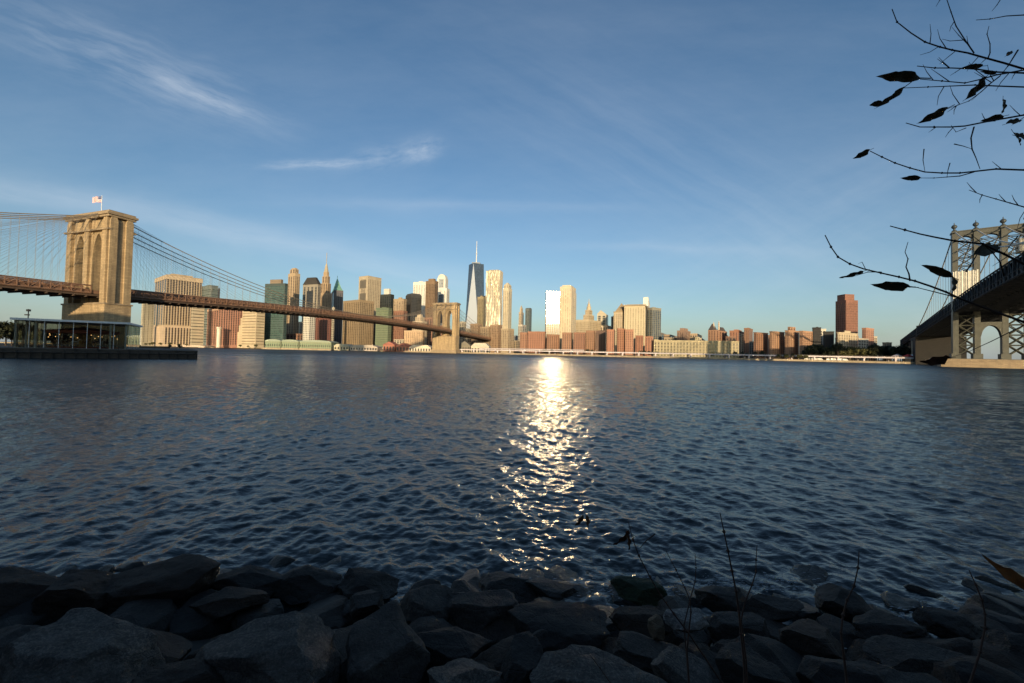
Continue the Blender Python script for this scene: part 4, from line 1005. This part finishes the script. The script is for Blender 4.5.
# ================================================================== PIER AND CAROUSEL PAVILION
dL=Vector((-.82,-.57,0)).normalized(); 
c0=P(126,350,118); c0.z=2.5
ang=math.atan2(-dL.y,-dL.x)      # local x runs along the river front from left to right
Wd=21.5
pav=empty('glass_pavilion',(c0.x+dL.x*Wd,c0.y+dL.y*Wd,2.5),ang,'square glass pavilion with thin flat roof on the stone pier below the bridge tower','pavilion')
WHT=plain('pavilion_white',(.72,.74,.72),.5,.06)
GLM,ng,bg2=new_mat('clear_glass')
bg2.inputs['Base Color'].default_value=(.55,.55,.48,1); bg2.inputs['Transmission Weight'].default_value=1; bg2.inputs['Roughness'].default_value=0.0; bg2.inputs['IOR'].default_value=1.42
PH=7.2
b=MB(); b.box(-.6,-.6,PH,Wd+.6,Wd+.6,PH+.55); b.build('roof',WHT,pav)
for i,x in enumerate((0.1,3.6,Wd-3.6,Wd-.4)):
    for y in (0.1,Wd-.4):
        b=MB(); b.box(x,y,0,x+.35,y+.35,PH); b.build('column',WHT,pav)
for y in (7,14.5):
    for x in (.1,Wd-.4): b=MB(); b.box(x,y,0,x+.35,y+.35,PH); b.build('column',WHT,pav)
nP=8
for i in range(nP):
    p=Wd/nP
    for (ax0,ay0,ax1,ay1) in ((i*p+.03,-.03,(i+1)*p-.03,.03),(i*p+.03,Wd-.03,(i+1)*p-.03,Wd+.03),(-.03,i*p+.03,.03,(i+1)*p-.03),(Wd-.03,i*p+.03,Wd+.03,(i+1)*p-.03)):
        b=MB(); b.box(ax0+(.04 if abs(ay1-ay0)<.1 else 0),ay0+(.04 if abs(ax1-ax0)<.1 else 0),.1,ax1-(.04 if abs(ay1-ay0)<.1 else 0),ay1-(.04 if abs(ax1-ax0)<.1 else 0),PH-.03); b.build('glass_pane',GLM,pav)
for i in range(1,nP):
    for (mx,my) in ((i*Wd/nP,0),(i*Wd/nP,Wd),(0,i*Wd/nP),(Wd,i*Wd/nP)):
        b=MB(); b.box(mx-.05,my-.12,.1,mx+.05,my+.12,PH-.02); b.build('mullion',WHT,pav)
b=MB(); b.box(-.3,-.3,0,Wd+.3,Wd+.3,.09); b.build('floor',plain('pav_floor',(.2,.18,.15),.6,.1),pav)
# the carousel
cc=Vector((pav.location.x,pav.location.y,0)); ex=Vector((math.cos(ang),math.sin(ang),0)); ey=Vector((-ex.y,ex.x,0))
cc=cc+ex*Wd/2+ey*Wd/2
car=empty('carousel',(cc.x,cc.y,2.6),0,'old painted carousel with horses and small warm lamps inside the glass pavilion','carousel')
RED=plain('carousel_red',(.35,.09,.05),.5,.2); GOLD=plain('carousel_gold',(.5,.33,.1),.4,.2)
b=MB(); b.lathe([(7.4,0),(7.4,.4)],n=28); b.build('platform',RED,car)
b=MB(); b.lathe([(1.6,.4),(1.6,4.6)],n=14); b.build('centre_drum',GOLD,car)
b=MB(); b.lathe([(7.6,4.2),(7.7,5.0),(4,5.5),(.4,6.2)],n=28); b.build('canopy',RED,car)
HM=[plain('horse_white',(.6,.55,.45),.5,.1),plain('horse_brown',(.25,.13,.06),.5,.1),plain('horse_black',(.06,.05,.05),.5,.1)]
def horse(k):
    b=MB(); b.lathe([(.02,-.75),(.22,-.7),(.3,-.3),(.27,.2),(.32,.55),(.1,.75)],n=8)
    b.v=[(v[2],v[1],v[0]+1.35) for v in b.v]
    b.tube([(.55,0,1.5),(.8,0,1.95),(.92,0,2.15)],.2,7,r2=.13); b.tube([(.86,0,2.18),(1.12,0,2.05),(1.3,0,1.9)],.14,7,r2=.07)
    for sx,sy,f in ((.5,.14,.35),(.5,-.14,.1),(-.55,.14,-.3),(-.55,-.14,-.1)): b.tube([(sx,sy,1.25),(sx+f*.5,sy,.9),(sx+f,sy,.55)],.10,6,r2=.05)
    b.tube([(-.72,0,1.5),(-.95,0,1.2),(-1.0,0,.9)],.08,5,r2=.03)
    return b
for i in range(18):
    q=i/18*2*math.pi; rr_=6.3 if i%2 else 4.8
    h=horse(i).build('horse',HM[i%3],car,smooth=True); h.location=(rr_*math.cos(q),rr_*math.sin(q),.35+.3*(i%3)/2); h.rotation_euler=(0,0,q+math.pi/2)
    p_=MB(); p_.tube([(0,0,0),(0,0,4.0)],.04,5); p_=p_.build('brass_pole',GOLD,h)
LM,nl_,bl_=new_mat('warm_lamp'); bl_.inputs['Emission Color'].default_value=(1,.55,.2,1); bl_.inputs['Emission Strength'].default_value=2.5
for i in range(16):
    q=i/16*2*math.pi+.1+.15*math.sin(i*5); b=MB(); b.lathe([(.02,-.12),(.13,0),(.02,.12)],n=6); o=b.build('lamp',LM,car); o.location=(7.0*math.cos(q),7.0*math.sin(q),3.4+.5*math.sin(i*2.3))
# thin lamp post and railing on the pier
p=P(27,340,140); root=empty('lamp_post',(p.x,140,2.5),.4,'thin dark lamp post rising behind the pavilion roof at left','lamp post'); H=zz(27,309,140)-2.5
b=MB(); b.tube([(0,0,0),(0,0,H)],.14,6); b.build('pole',STEEL_D,root)
b=MB(); b.box(-.5,-.25,H-.8,.5,.25,H-.1); b.box(-.9,-.2,H-2.2,.3,.2,H-1.8); b.build('lamp_head',STEEL_D,root)
e0=Vector((-93,121.5,2.5)); e1=Vector((-190,54,2.5)); n=48
root=empty('pier_railing',(0,0,0),0,'thin dark railing along the edge of the stone pier in front of the pavilion','railing')
dd=(e1-e0)/n; inn=Vector((-.57,.82,0))*.5
b=MB(); b.tube([tuple(e0+inn+Vector((0,0,1.05))),tuple(e1+inn+Vector((0,0,1.05)))],.04,4); b.tube([tuple(e0+inn+Vector((0,0,.6))),tuple(e1+inn+Vector((0,0,.6)))],.025,4); b.build('rail',STEEL_D,root)
for i in range(n+1):
    q=e0+dd*i+inn; b=MB(); b.tube([tuple(q),tuple(q+Vector((0,0,1.05)))],.035,4); b.build('post',STEEL_D,root)

# timber fender piles and a cap beam along the pier wall
root=empty('pier_fender',(0,0,0),0,'row of dark timber piles and cap beam fixed along the stone pier wall','fender')
PW=plain('old_timber',(.05,.042,.033),.9,.5,1.5); wallv=Vector((-.82,-.57,0)).normalized(); outv=Vector((.57,-.82,0))*.32
base=Vector((-93,121.5,0)); rgp=random.Random(4)
for i in range(56):
    q=base+wallv*(.6+i*2.05+rgp.uniform(-.2,.2))+outv; b=MB(); b.tube([(q.x,q.y,-2),(q.x+rgp.uniform(-.1,.1),q.y,rgp.uniform(1.7,2.75))],.2,7); b.build('pile',PW,root)
q0=base+outv*1.9; q1=base+wallv*117+outv*1.9
b=MB(); b.tube([(q0.x,q0.y,1.5),(q1.x,q1.y,1.5)],.16,4); b.build('cap_beam',PW,root)

# ================================================================== WAREHOUSES BEHIND THE VIEWER (they shade the bank, the pier and the tower's foot)
WB=blocks('warehouse_brick',(.28,.13,.08),.25*4,.3,stain=.2)
def warehouse(x,y,w_,d_,h,rz,label):
    root=empty('brick_warehouse',(x,y,2.5),rz,label,'warehouse','old brick warehouses inland of the viewer')
    b=MB(); b.box(-w_/2,-d_/2,-1,w_/2,d_/2,h); b.build('wall',WB,root)
    b=MB(); b.box(-w_/2-.5,-d_/2-.5,h-.8,w_/2+.5,-d_/2+.4,h+1); b.box(-w_/2-.5,d_/2-.4,h-.8,w_/2+.5,d_/2+.5,h+1); b.build('cornice',STONE_D,root)
    pm=pane('ware',(.03,.035,.04),(.26,.12,.08),4.2,.55)
    n=int(w_/6)
    for i in range(n): b=MB(); b.box(-w_/2+w_*(i+.3)/n,d_/2-.2,3,-w_/2+w_*(i+.7)/n,d_/2+.12,h-3); b.build('window_strip',pm,root)
for a_ in ((-262,33,92,34,50,R(-4),'tall brick warehouse on the left bank beyond the frame, nearest the old bridge'),
           (-118,-48,70,30,46,R(-12),'brick warehouse inland at left of the viewer'),
           (-44,-58,66,30,40,0,'brick warehouse directly behind the viewer on the left hand'),
           (26,-58,66,30,38,0,'brick warehouse directly behind the viewer on the right hand'),
           (100,-70,70,30,44,R(8),'brick warehouse inland at right of the viewer')): warehouse(*a_)
# ================================================================== STONES
def rock_mat(name,c1,c2,speck=.5):
    m,nt,b=new_mat(name)
    tc=nt.n('ShaderNodeTexCoord').outputs['Object']
    gp=nt.n('ShaderNodeNewGeometry').outputs['Position']; x,y,z=nt.sep(gp)
    f=nt.ramp(nt.noise(tc,2.2,7,.62),.3,.7); g=nt.ramp(nt.noise(tc,38,3,.7),.48,.62); h=nt.ramp(nt.noise(nt.mapping(tc,(1,1,3.5),rz=.5),5,6,.6),.4,.62)
    col=nt.mix(f,c4(c1),c4(c2)); col=nt.mix(nt.m('MULTIPLY',g,speck),col,c4(c2,1.9)); col=nt.mix(nt.m('MULTIPLY',h,.45),col,c4(c1,.45))
    wet=nt.ramp(nt.m('ADD',z,nt.m('MULTIPLY',nt.noise(gp,1.3,4),.5)),.75,.25)      # tide line: dark weed and wet stone
    col=nt.mix(nt.m('MULTIPLY',wet,.8),col,c4((.012,.013,.009)))
    nt.set(b,'Base Color',col); nt.set(b,'Roughness',nt.m('SUBTRACT',.85,nt.m('MULTIPLY',wet,.5)))
    bp=nt.n('ShaderNodeBump'); bp.inputs['Strength'].default_value=1; bp.inputs['Distance'].default_value=.05
    vo=nt.n('ShaderNodeTexVoronoi'); vo.feature='DISTANCE_TO_EDGE'; nt.set(vo,'Vector',nt.mapping(tc,(1.2,1.2,2.2))); vo.inputs['Scale'].default_value=2.3
    nt.set(bp,'Height',nt.m('ADD',nt.m('ADD',nt.noise(tc,9,8,.7),nt.m('MULTIPLY',nt.noise(tc,60,4,.6),.3)),nt.m('MULTIPLY',nt.ramp(vo.outputs[0],0,.03),.13))); nt.set(b,'Normal',bp.outputs[0])
    return m
RM=dict(g=rock_mat('granite_grey',(.032,.027,.022),(.115,.100,.082)), b=rock_mat('stone_brown',(.018,.0105,.0055),(.038,.023,.013),.25),
        d=rock_mat('stone_dark',(.009,.0075,.006),(.022,.018,.014),.25), p=rock_mat('stone_pale',(.10,.095,.085),(.24,.225,.20)),
        m=rock_mat('stone_mid',(.020,.0165,.013),(.048,.040,.032),.4), t=rock_mat('stone_tan',(.08,.055,.03),(.14,.10,.06),.2), a=rock_mat('stone_algae',(.008,.018,.005),(.018,.036,.009),.1))
def rock_mesh(seed,sub,sx,sy,sz,cuts=16,rough=.05):
    rg=random.Random(seed); bm=bmesh.new(); bmesh.ops.create_icosphere(bm,subdivisions=sub,radius=1.0)
    pl=[]
    for i in range(cuts):
        n_=Vector((rg.gauss(0,1),rg.gauss(0,1),rg.gauss(0,.8))).normalized(); pl.append((n_,rg.uniform(.56,.84)))
    pl.append((Vector((rg.gauss(0,.18),rg.gauss(-.1,.18),1)).normalized(),rg.uniform(.62,.78)))
    off=Vector((seed*3.1,seed*1.7,0))
    for v in bm.verts:
        c_=v.co.copy()
        for n_,d_ in pl:
            k=c_.dot(n_)-d_
            if k>0: c_ -= n_*k*1.0
        f=1+rough*2.2*noise.noise(c_*1.6+off)+rough*noise.noise(c_*4.5+off)+rough*.5*noise.noise(c_*13+off)-rough*1.3*max(0,.18-abs(noise.noise(c_*2.6+off*2)))
        c_*=f*1.22; v.co=(c_.x*sx,c_.y*sy,c_.z*sz)
    me=bpy.data.meshes.new('boulder'); bm.to_mesh(me); bm.free()
    me.polygons.foreach_set('use_smooth',[True]*len(me.polygons)); me.set_sharp_from_angle(angle=R(21)); return me
ROCKS=[ # px box, tone, tilt, label
 (2,609,152,720,'g',.15,'large smooth blue grey slab with a pale diagonal vein in the lower left corner'),
 (188,603,348,720,'g',-.05,'largest speckled grey boulder, blocky, at the bottom left of centre'),
 (345,603,420,700,'m',.1,'tall brownish grey boulder right beside the largest speckled one'),
 (418,650,502,715,'g',0,'light grey rounded boulder top at the bottom edge, left of centre'),
 (-25,622,40,665,'m',0,'small grey rock at the left edge above the blue grey slab'),
 (138,655,232,710,'b',0,'brown stone at the bottom edge between the slab and the largest boulder'),
 (-25,563,48,622,'b',.05,'dark brown hump of rock at the upper left edge of the bank'),
 (38,559,108,624,'b',-.08,'dark brown hump of rock second from the upper left edge of the bank'),
 (150,560,226,600,'d',.1,'dark ridge of rock behind the bulky boulder with a thin pale ridge'),
 (95,551,213,622,'b',-.1,'bulky dark brown boulder with a thin pale ridge, at the waterline left'),
 (196,584,264,614,'b',0,'flat reddish brown stone above the largest speckled boulder'),
 (210,564,280,602,'d',.1,'black rock at the waterline left of centre, left one of a pair'),
 (270,559,340,602,'d',-.1,'black rock at the waterline left of centre, right one of a pair'),
 (338,564,402,606,'d',.2,'peaked black rock at the waterline above the tall brownish boulder'),
 (346,586,388,616,'m',0,'small rock with lighter worn top, behind the tall brownish boulder'),
 (400,583,458,634,'m',0,'rounded brown grey boulder in the centre of the bank, left of its twin'),
 (443,582,514,634,'m',0,'rounded brown grey boulder in the centre of the bank, right of its twin'),
 (408,622,492,666,'d',0,'dark flat rock behind the light grey rounded top at the bottom edge'),
 (473,566,534,604,'d',.1,'black wet rock standing at the waterline just left of the sun glitter'),
 (524,577,580,600,'d',0,'low black wet rock lapped by water below the sun glitter'),
 (505,602,610,648,'d',0,'long dark smooth rock in the middle of the bank below the glitter'),
 (496,634,546,700,'d',-.1,'dark rock at the bottom edge left of the light grey centre boulder'),
 (528,651,664,715,'g',.08,'light grey sloping boulder at the bottom centre'),
 (606,598,666,644,'b',0,'brown grey blocky stone left of the little tan cube stone'),
 (608,636,694,668,'m',0,'flat grey rock below the little tan cube stone'),
 (663,603,707,634,'p',.1,'pale whitish rock between the dry stems'),
 (613,575,661,606,'a',0,'rounded rock with green algae washed by foam at the waterline'),
 (656,650,722,710,'g',.35,'steep light grey rock with a ridge at the bottom, right of centre'),
 (700,578,740,614,'m',0,'grey rock among the dry stems at the waterline'),
 (714,604,772,648,'m',-.25,'slanting grey rock right of the tallest dry stem'),
 (776,610,845,668,'b',0,'rounded brown boulder right of centre among the stems'),
 (742,590,800,622,'m',0,'grey rock half behind the tallest stems at the water edge'),
 (811,581,875,624,'d',.1,'black hump of rock at the waterline on the right, behind a stem'),
 (912,605,978,636,'d',0,'low black wet rock sitting in the water at the right'),
 (874,642,962,672,'m',0,'flat grey brown rock at the lower right beyond the small pool'),
 (944,655,1040,715,'d',0,'dark rock in the bottom right corner'),
 (996,626,1050,668,'m',0,'dim grey rock against the right edge'),
 (720,645,790,712,'d',.1,'dark rock at the bottom behind the base of the tallest stem'),
 (800,650,880,715,'d',0,'dark boulder at the bottom right under the curved stem'),
 (852,612,920,640,'d',.0,'low dark rock at the edge of the small pool on the right'),
 (872,668,950,715,'m',0,'grey rock at the bottom edge of the right side'),
]
taken=[]
def put_rock(i,x0,y0,x1,y1,tone,tilt,label,sub=5,group=None):
    w_=x1-x0; h_=y1-y0; cx=(x0+x1)/2; cyy=y0+h_*.55
    c_=on_slope(cx,cyy); dist=(c_-EYE).length
    mpp=(c_.y)/F_PX*1.0
    if tone in 'tpa': c_=EYE+(c_-EYE)*.90
    mpp=c_.y/F_PX
    sx=w_*mpp/2*.97; hr=h_*mpp*.98; sy=max(.45*hr,.5*sx); sz=max(.12,(hr-2*sy*.52)*.62); sz=max(sz,.34*hr)
    me=rock_mesh(100+i,sub,sx,sy,sz)
    me.materials.append(RM[tone]); o=link('boulder',me); o.location=c_; o.rotation_euler=(0,tilt,random.uniform(-.25,.25))
    tag(o,label,'boulder',group); taken.append((cx,cyy,w_,h_)); return o
for i,r_ in enumerate(ROCKS): put_rock(i,*r_)
put_rock(77,648,618,665,637,'t',0,'little tan cube shaped stone between grey rocks right of centre',4)
# smaller stones filling the gaps down to the waterline and out to both sides
rg=random.Random(11)
FILL='dark smaller stones filling the bank'
for row,(Y0,step) in enumerate(((8.3,.62),(7.5,.66),(6.7,.72),(5.8,.78),(4.9,.8),(4.1,.85),(3.2,.9),(2.3,1.0))):
    lim=min(13,Y0*1.35+2); x=-lim
    while x<lim:
        yy=Y0+rg.uniform(-.3,.3); s_=step*rg.uniform(.32,.62)
        me=rock_mesh(400+row*60+int(x*7)%59,4 if Y0>4 else 4,s_,s_*rg.uniform(.7,1.0),s_*rg.uniform(.5,.75),9)
        tone=rg.choice('ddbmdb'); me.materials.append(RM[tone])
        o=link('boulder',me); o.location=(x+rg.uniform(-.15,.15),yy,.25*(7.6-yy)-.30 if yy<7.2 else -.12-.22*(yy-7.2)); o.rotation_euler=(rg.uniform(-.3,.3),rg.uniform(-.3,.3),rg.uniform(0,6))
        nm={'d':'black','b':'dark brown','m':'dark grey'}[tone]
        where='at the waterline' if Y0>7 else ('half way up the bank' if Y0>4.5 else 'at the top of the bank')
        tag(o,'small %s stone wedged between the larger boulders %s'%(nm,where),'stone',FILL)
        x+=step*rg.uniform(.75,1.1)
# foam where the wavelets break on the stones
FM,nf,bf=new_mat('foam_white'); bf.inputs['Base Color'].default_value=(.35,.37,.38,1); bf.inputs['Roughness'].default_value=.7
m=MB(); 
for (cx,cy,sx_,sy_,n) in ((640,588,30,8,260),(765,583,26,7,200),(535,586,16,5,90),(900,612,25,4,70),(720,585,18,5,90),(905,648,30,5,120)):
    for k in range(n):
        px=rg.gauss(cx,sx_); py=rg.gauss(cy,sy_); d=ray(px,py)
        if d.z>-.05: continue
        t=-(CAM_H-(.07 if cy<640 else .35))/d.z; p=EYE+d*t; s_=rg.uniform(.004,.017)
        n_=5; m.add([(p.x+s_*2.2*math.cos(q*6.28/n_)*rg.uniform(.7,1.5),p.y+s_*.7*math.sin(q*6.28/n_),p.z) for q in range(n_)]+[(p.x,p.y,p.z+s_*.5)],[(q,(q+1)%n_,n_) for q in range(n_)])
tag(m.build('foam',FM),kind='stuff')

# ================================================================== TWIGS AND LEAVES
TW=plain('twig_bark',(.030,.022,.018),.8,.3,20); TWR=plain('stem_bark',(.06,.033,.022),.8,.3,20)
LF=plain('leaf_dark_olive',(.060,.048,.016),.6,.4,20); LFO=plain('leaf_rust',(.30,.13,.04),.6,.3,20)
def leaf_mb(L,W,curl=.25,fold=.3):
    b=MB(); n=9; vs=[];fs=[]
    for i in range(n+1):
        q=i/n; hw=W/2*math.sin(math.pi*q**.8)**.85*(1 if q<1 else 0); z=-curl*L*q*q
        jag=1+.06*math.sin(i*9.7)
        wv=.05*L*math.sin(i*1.7+L*300); vs += [(L*q,-hw*jag,z+fold*hw+wv),(L*q,wv*.4,z),(L*q,hw*jag*.9,z+fold*hw-wv)]
    for i in range(n):
        for k in (0,1): a=i*3+k; fs.append((a,a+3,a+4,a+1))
    b.add(vs,fs)
    # stalk
    b.tube([(-L*.22,0,.02*L),(0,0,0),(L*.5,0,-curl*L*.25)],L*.012,4)
    return b
tree=empty('overhanging_tree',(4.6,1.2,2.2),0,'nearly bare tree at right reaching thin twigs with few dark leaves across the sky','tree')
tl_=Vector(tree.location)
def loc(px,py,Y): return P(px,py,Y)-tl_
b=MB(); b.tube([(0,0,-.3),(.05,0,1.2),(-.05,.1,2.6),(.1,.2,4.2),(0,.4,5.6)],.11,10,r2=.035); b.build('trunk',TW,tree,smooth=True)
BR=[
 ([(892,9),(897,22),(911,33),(925,42),(940,47),(952,50),(968,53),(982,57),(1004,63),(1024,69),(1075,84)],2.2,.0042),
 ([(945,-6),(947,0),(951,12),(956,26),(965,40),(974,53)],2.2,.0026),
 ([(917,66),(935,68),(952,68),(975,69),(996,72),(1024,73),(1080,84)],2.25,.0040),
 ([(919,79),(942,81),(965,83),(982,79),(996,75),(1024,70),(1078,62)],2.15,.0036),
 ([(903,88),(928,87),(952,86),(975,85),(996,86),(1024,87),(1070,92)],2.25,.0034),
 ([(906,123),(920,127),(934,127),(950,127),(965,126),(990,121),(1024,115),(1078,104)],2.1,.0038),
 ([(947,109),(958,105),(969,101),(981,92),(991,83),(1000,76)],2.2,.0024),
 ([(870,151),(882,157),(895,163),(910,168),(925,172),(942,173),(960,173),(978,171),(996,169),(1024,170),(1080,176)],2.0,.0036),
 ([(921,178),(934,178),(947,177),(960,176),(974,172)],2.0,.0022),
 ([(980,169),(976,158),(972,149),(971,138),(974,127)],2.0,.0026),
 ([(972,149),(963,146),(954,144)],2.0,.0018),
 ([(925,172),(923,160),(924,149)],2.0,.0018),
 ([(947,177),(948,170),(950,163)],2.0,.0016),
 ([(969,190),(982,195),(996,199),(1010,203),(1024,207),(1070,218)],2.3,.003),
 ([(890,226),(905,230),(920,234),(934,237),(955,241),(983,244),(1004,254),(1024,264),(1080,290)],1.9,.0046),
 ([(825,235),(831,247),(838,257),(850,264),(864,269),(881,273),(899,277),(915,281),(930,286),(946,292),(961,299),(990,310),(1024,322),(1085,335)],1.9,.0042),
 ([(908,242),(905,252),(908,259),(906,267),(909,274),(910,281)],1.9,.0024),
 ([(893,284),(915,287),(935,292),(955,297)],1.95,.002),
 ([(855,276),(868,272),(880,272)],1.9,.002),
 ([(976,20),(990,19),(1006,16),(1024,15),(1070,10)],2.3,.003),
 ([(989,26),(987,34),(990,44),(990,53),(988,58)],2.2,.0024),
 ([(930,24),(931,34),(930,43)],2.2,.0017),
 ([(920,55),(930,52),(938,47)],2.2,.0017),
 ([(992,11),(997,5),(1002,-3)],2.2,.002),
 ([(983,244),(975,258),(966,272)],1.9,.0022),
 ([(983,244),(992,252),(1000,262),(1004,276)],1.9,.0028),
 ([(1004,254),(1012,243),(1018,236)],1.9,.002),
 ([(1000,76),(1008,66),(1013,58),(1018,50)],2.2,.003),
 ([(951,125),(956,132),(966,128)],2.1,.0016),
 ([(942,39),(950,41),(964,40)],2.2,.0016),
 ([(858,264),(862,262),(866,270)],1.9,.0014),
 ([(949,358),(968,352),(992,341),(1030,322)],1.9,.0016),
]
rb_=random.Random(9); NB=[b_ for b_ in BR if len(b_[0])>5]
for k in range(70):
    pq=rb_.choice(NB)[0]; ii=rb_.randrange(len(pq)-1); qq=rb_.random(); x0=pq[ii][0]*(1-qq)+pq[ii+1][0]*qq; y0=pq[ii][1]*(1-qq)+pq[ii+1][1]*qq
    if x0>1040 or x0<930: continue
    a_=rb_.choice((-1,1))*rb_.uniform(.5,1.3); L_=rb_.uniform(8,24)
    BR.append(([(x0-L_*math.cos(a_),y0+L_*math.sin(a_)),(x0-L_*.5*math.cos(a_*.8),y0+L_*.5*math.sin(a_*1.1)),(x0,y0)],2.15,.0017))
for pts,Y,r_ in BR:
    q=[loc(px,py,Y+.10*noise.noise((px*.02,py*.02,1.0))) for px,py in pts]
    if pts[-1][0]>1060: q.append(Vector((0,.1,q[-1].z-.1)))
    r_*=1.35; b=MB(); b.tube(q[::-1],r_,6,r2=r_*.35)
    for k in range(1,len(q)-1):
        if rg.random()<.7 and pts[k][0]<1040: b.lathe([(r_*.3,-r_),(r_*1.1,0),(r_*.3,r_*1.2)],n=5); n5=15; b.v[-n5:]=[(v[0]+q[k].x,v[1]+q[k].y,v[2]+q[k].z) for v in b.v[-n5:]]
    b.build('branch',TW,tree,smooth=True)
def leaf(px,py,L,ang,W=.36,Y=2.1,mat=None,parent=tree,curl=.12,roll=.6,org=None,name='leaf',rx=0):
    o=(leaf_mb(L*Y/F_PX,L*Y/F_PX*W*.85,curl)).build(name,mat or LF,parent,smooth=True)
    o.location=P(px,py,Y)-(org if org is not None else tl_)
    # leaf axis in the vertical plane across the view, rolled so that its blade shows
    M=Matrix.Rotation(R(ang),3,'Y')@Matrix.Rotation(roll,3,'X')
    o.rotation_euler=M.to_euler(); return o
# (stalk end px, py, length px, angle in picture (deg clockwise, 0 = pointing right), width)
for a_ in ((921,78,42,182,.30),(906,86,36,140,.20),(882,103,12,170,.6),(948,108,32,150,.32),(987,76,32,128,.36),(996,74,15,190,.3),(1003,99,14,85,.75),(870,150,18,150,.42),(921,178,19,178,.34),
           (983,66,20,175,.30),(1004,116,22,165,.35),(1006,124,20,-20,.4),(1013,132,16,50,.6),(1016,136,20,10,.6),(974,255,32,-24,.50),(952,277,30,202,.32),(952,276,17,80,.8),(910,287,36,181,.34),(864,271,24,160,.22),(1006,56,10,-40,.5)):
    leaf(a_[0],a_[1],a_[2],a_[3],a_[4],Y=1.95 if a_[1]>140 else 2.15,roll=1.15)
def stem(pts,Y,r_,label,leaves=(),mat=TWR,n2=()):
    r_*=1.5
    base=P(pts[-1][0],pts[-1][1],Y); g=Vector((base.x+.02,base.y-.03,.25*(7.6-base.y)-.15))
    root=empty('dry_stem',g,0,label,'stem')
    q=[P(px,py,Y+.25*(683-py)/683)-g for px,py in pts]+[Vector((0,0,0))]
    b=MB(); b.tube(q[::-1],r_,6,r2=r_*.3)
    for k in range(1,len(q)-1):
        b.lathe([(r_*.3,-r_),(r_*1.3,0),(r_*.3,r_*1.6)],n=5); b.v[-15:]=[(v[0]+q[k].x,v[1]+q[k].y,v[2]+q[k].z) for v in b.v[-15:]]
    b.build('stalk',mat,root,smooth=True)
    for lf in leaves:
        Yl=Y+.25*(683-lf[1])/683
        leaf(lf[0],lf[1],lf[2],lf[3],lf[4],Y=Yl,mat=lf[5],parent=root,org=g,roll=1.0,curl=.3)
    for t_ in n2:
        q2=[P(px,py,Y+.25*(683-py)/683)-g for px,py in t_]; b=MB(); b.tube(q2[::-1],r_*.6,5,r2=r_*.25); b.build('side_twig',mat,root,smooth=True)
LB=plain('leaf_dead_brown',(.10,.05,.025),.7,.4,20)
stem([(628,521),(633,540),(639,556),(650,577),(661,596),(674,614),(687,631),(704,656),(722,683),(732,700)],2.1,.0042,'dry reddish stem leaning left with a curled dead leaf at its tip',[(629,530,22,120,.45,LB),(627,534,18,70,.35,LB)],n2=[[(640,548),(646,541),(655,534)]])
stem([(720,513),(724,532),(728,551),(732,571),(736,591),(739,612),(741,634),(744,660),(745,683),(746,705)],2.1,.0052,'tallest dry stem, nearly upright, right of centre')
stem([(666,551),(676,570),(685,588),(690,600),(691,612),(689,630),(687,650),(690,700)],2.25,.0036,'short thin stem just right of the leaning leafy stem')
stem([(695,553),(696,568),(695,582),(690,600),(684,625),(690,700)],2.35,.003,'thin straight twig between the short stem and the tallest stem')
stem([(757,545),(756,560),(756,572),(752,585),(745,602),(741,620),(746,660),(748,700)],2.15,.0036,'slightly curved stem close on the right of the tallest stem')
stem([(859,551),(858,568),(854,586),(847,600),(843,615),(841,633),(843,650),(847,683),(848,705)],2.1,.0048,'curved reddish stem standing alone right of centre')
stem([(969,570),(976,585),(982,600),(985,614),(985,628),(980,652),(970,683),(967,705)],2.1,.0046,'curved dark stem near the right edge bowed to the right')
stem([(590,655),(600,668),(612,685),(620,705)],2.2,.003,'short faint twig at the bottom centre leaning left')
stem([(1060,640),(1052,655),(1048,683),(1050,705)],2.0,.004,'stem just off the right edge carrying one long rust coloured leaf',[(1050,598,60,205,.26,LFO)],n2=[[(1050,600),(1056,618),(1060,640)]])
stem([(585,519),(592,560),(600,620),(606,683),(608,705)],2.6,.0009,'hair thin stalk holding a tiny dried seed head over the glitter',[(583,514,16,110,.5,LB),(586,515,14,70,.45,LB)])
leaf(950,358,28,168,.5,Y=1.9,mat=LB,roll=1.0)
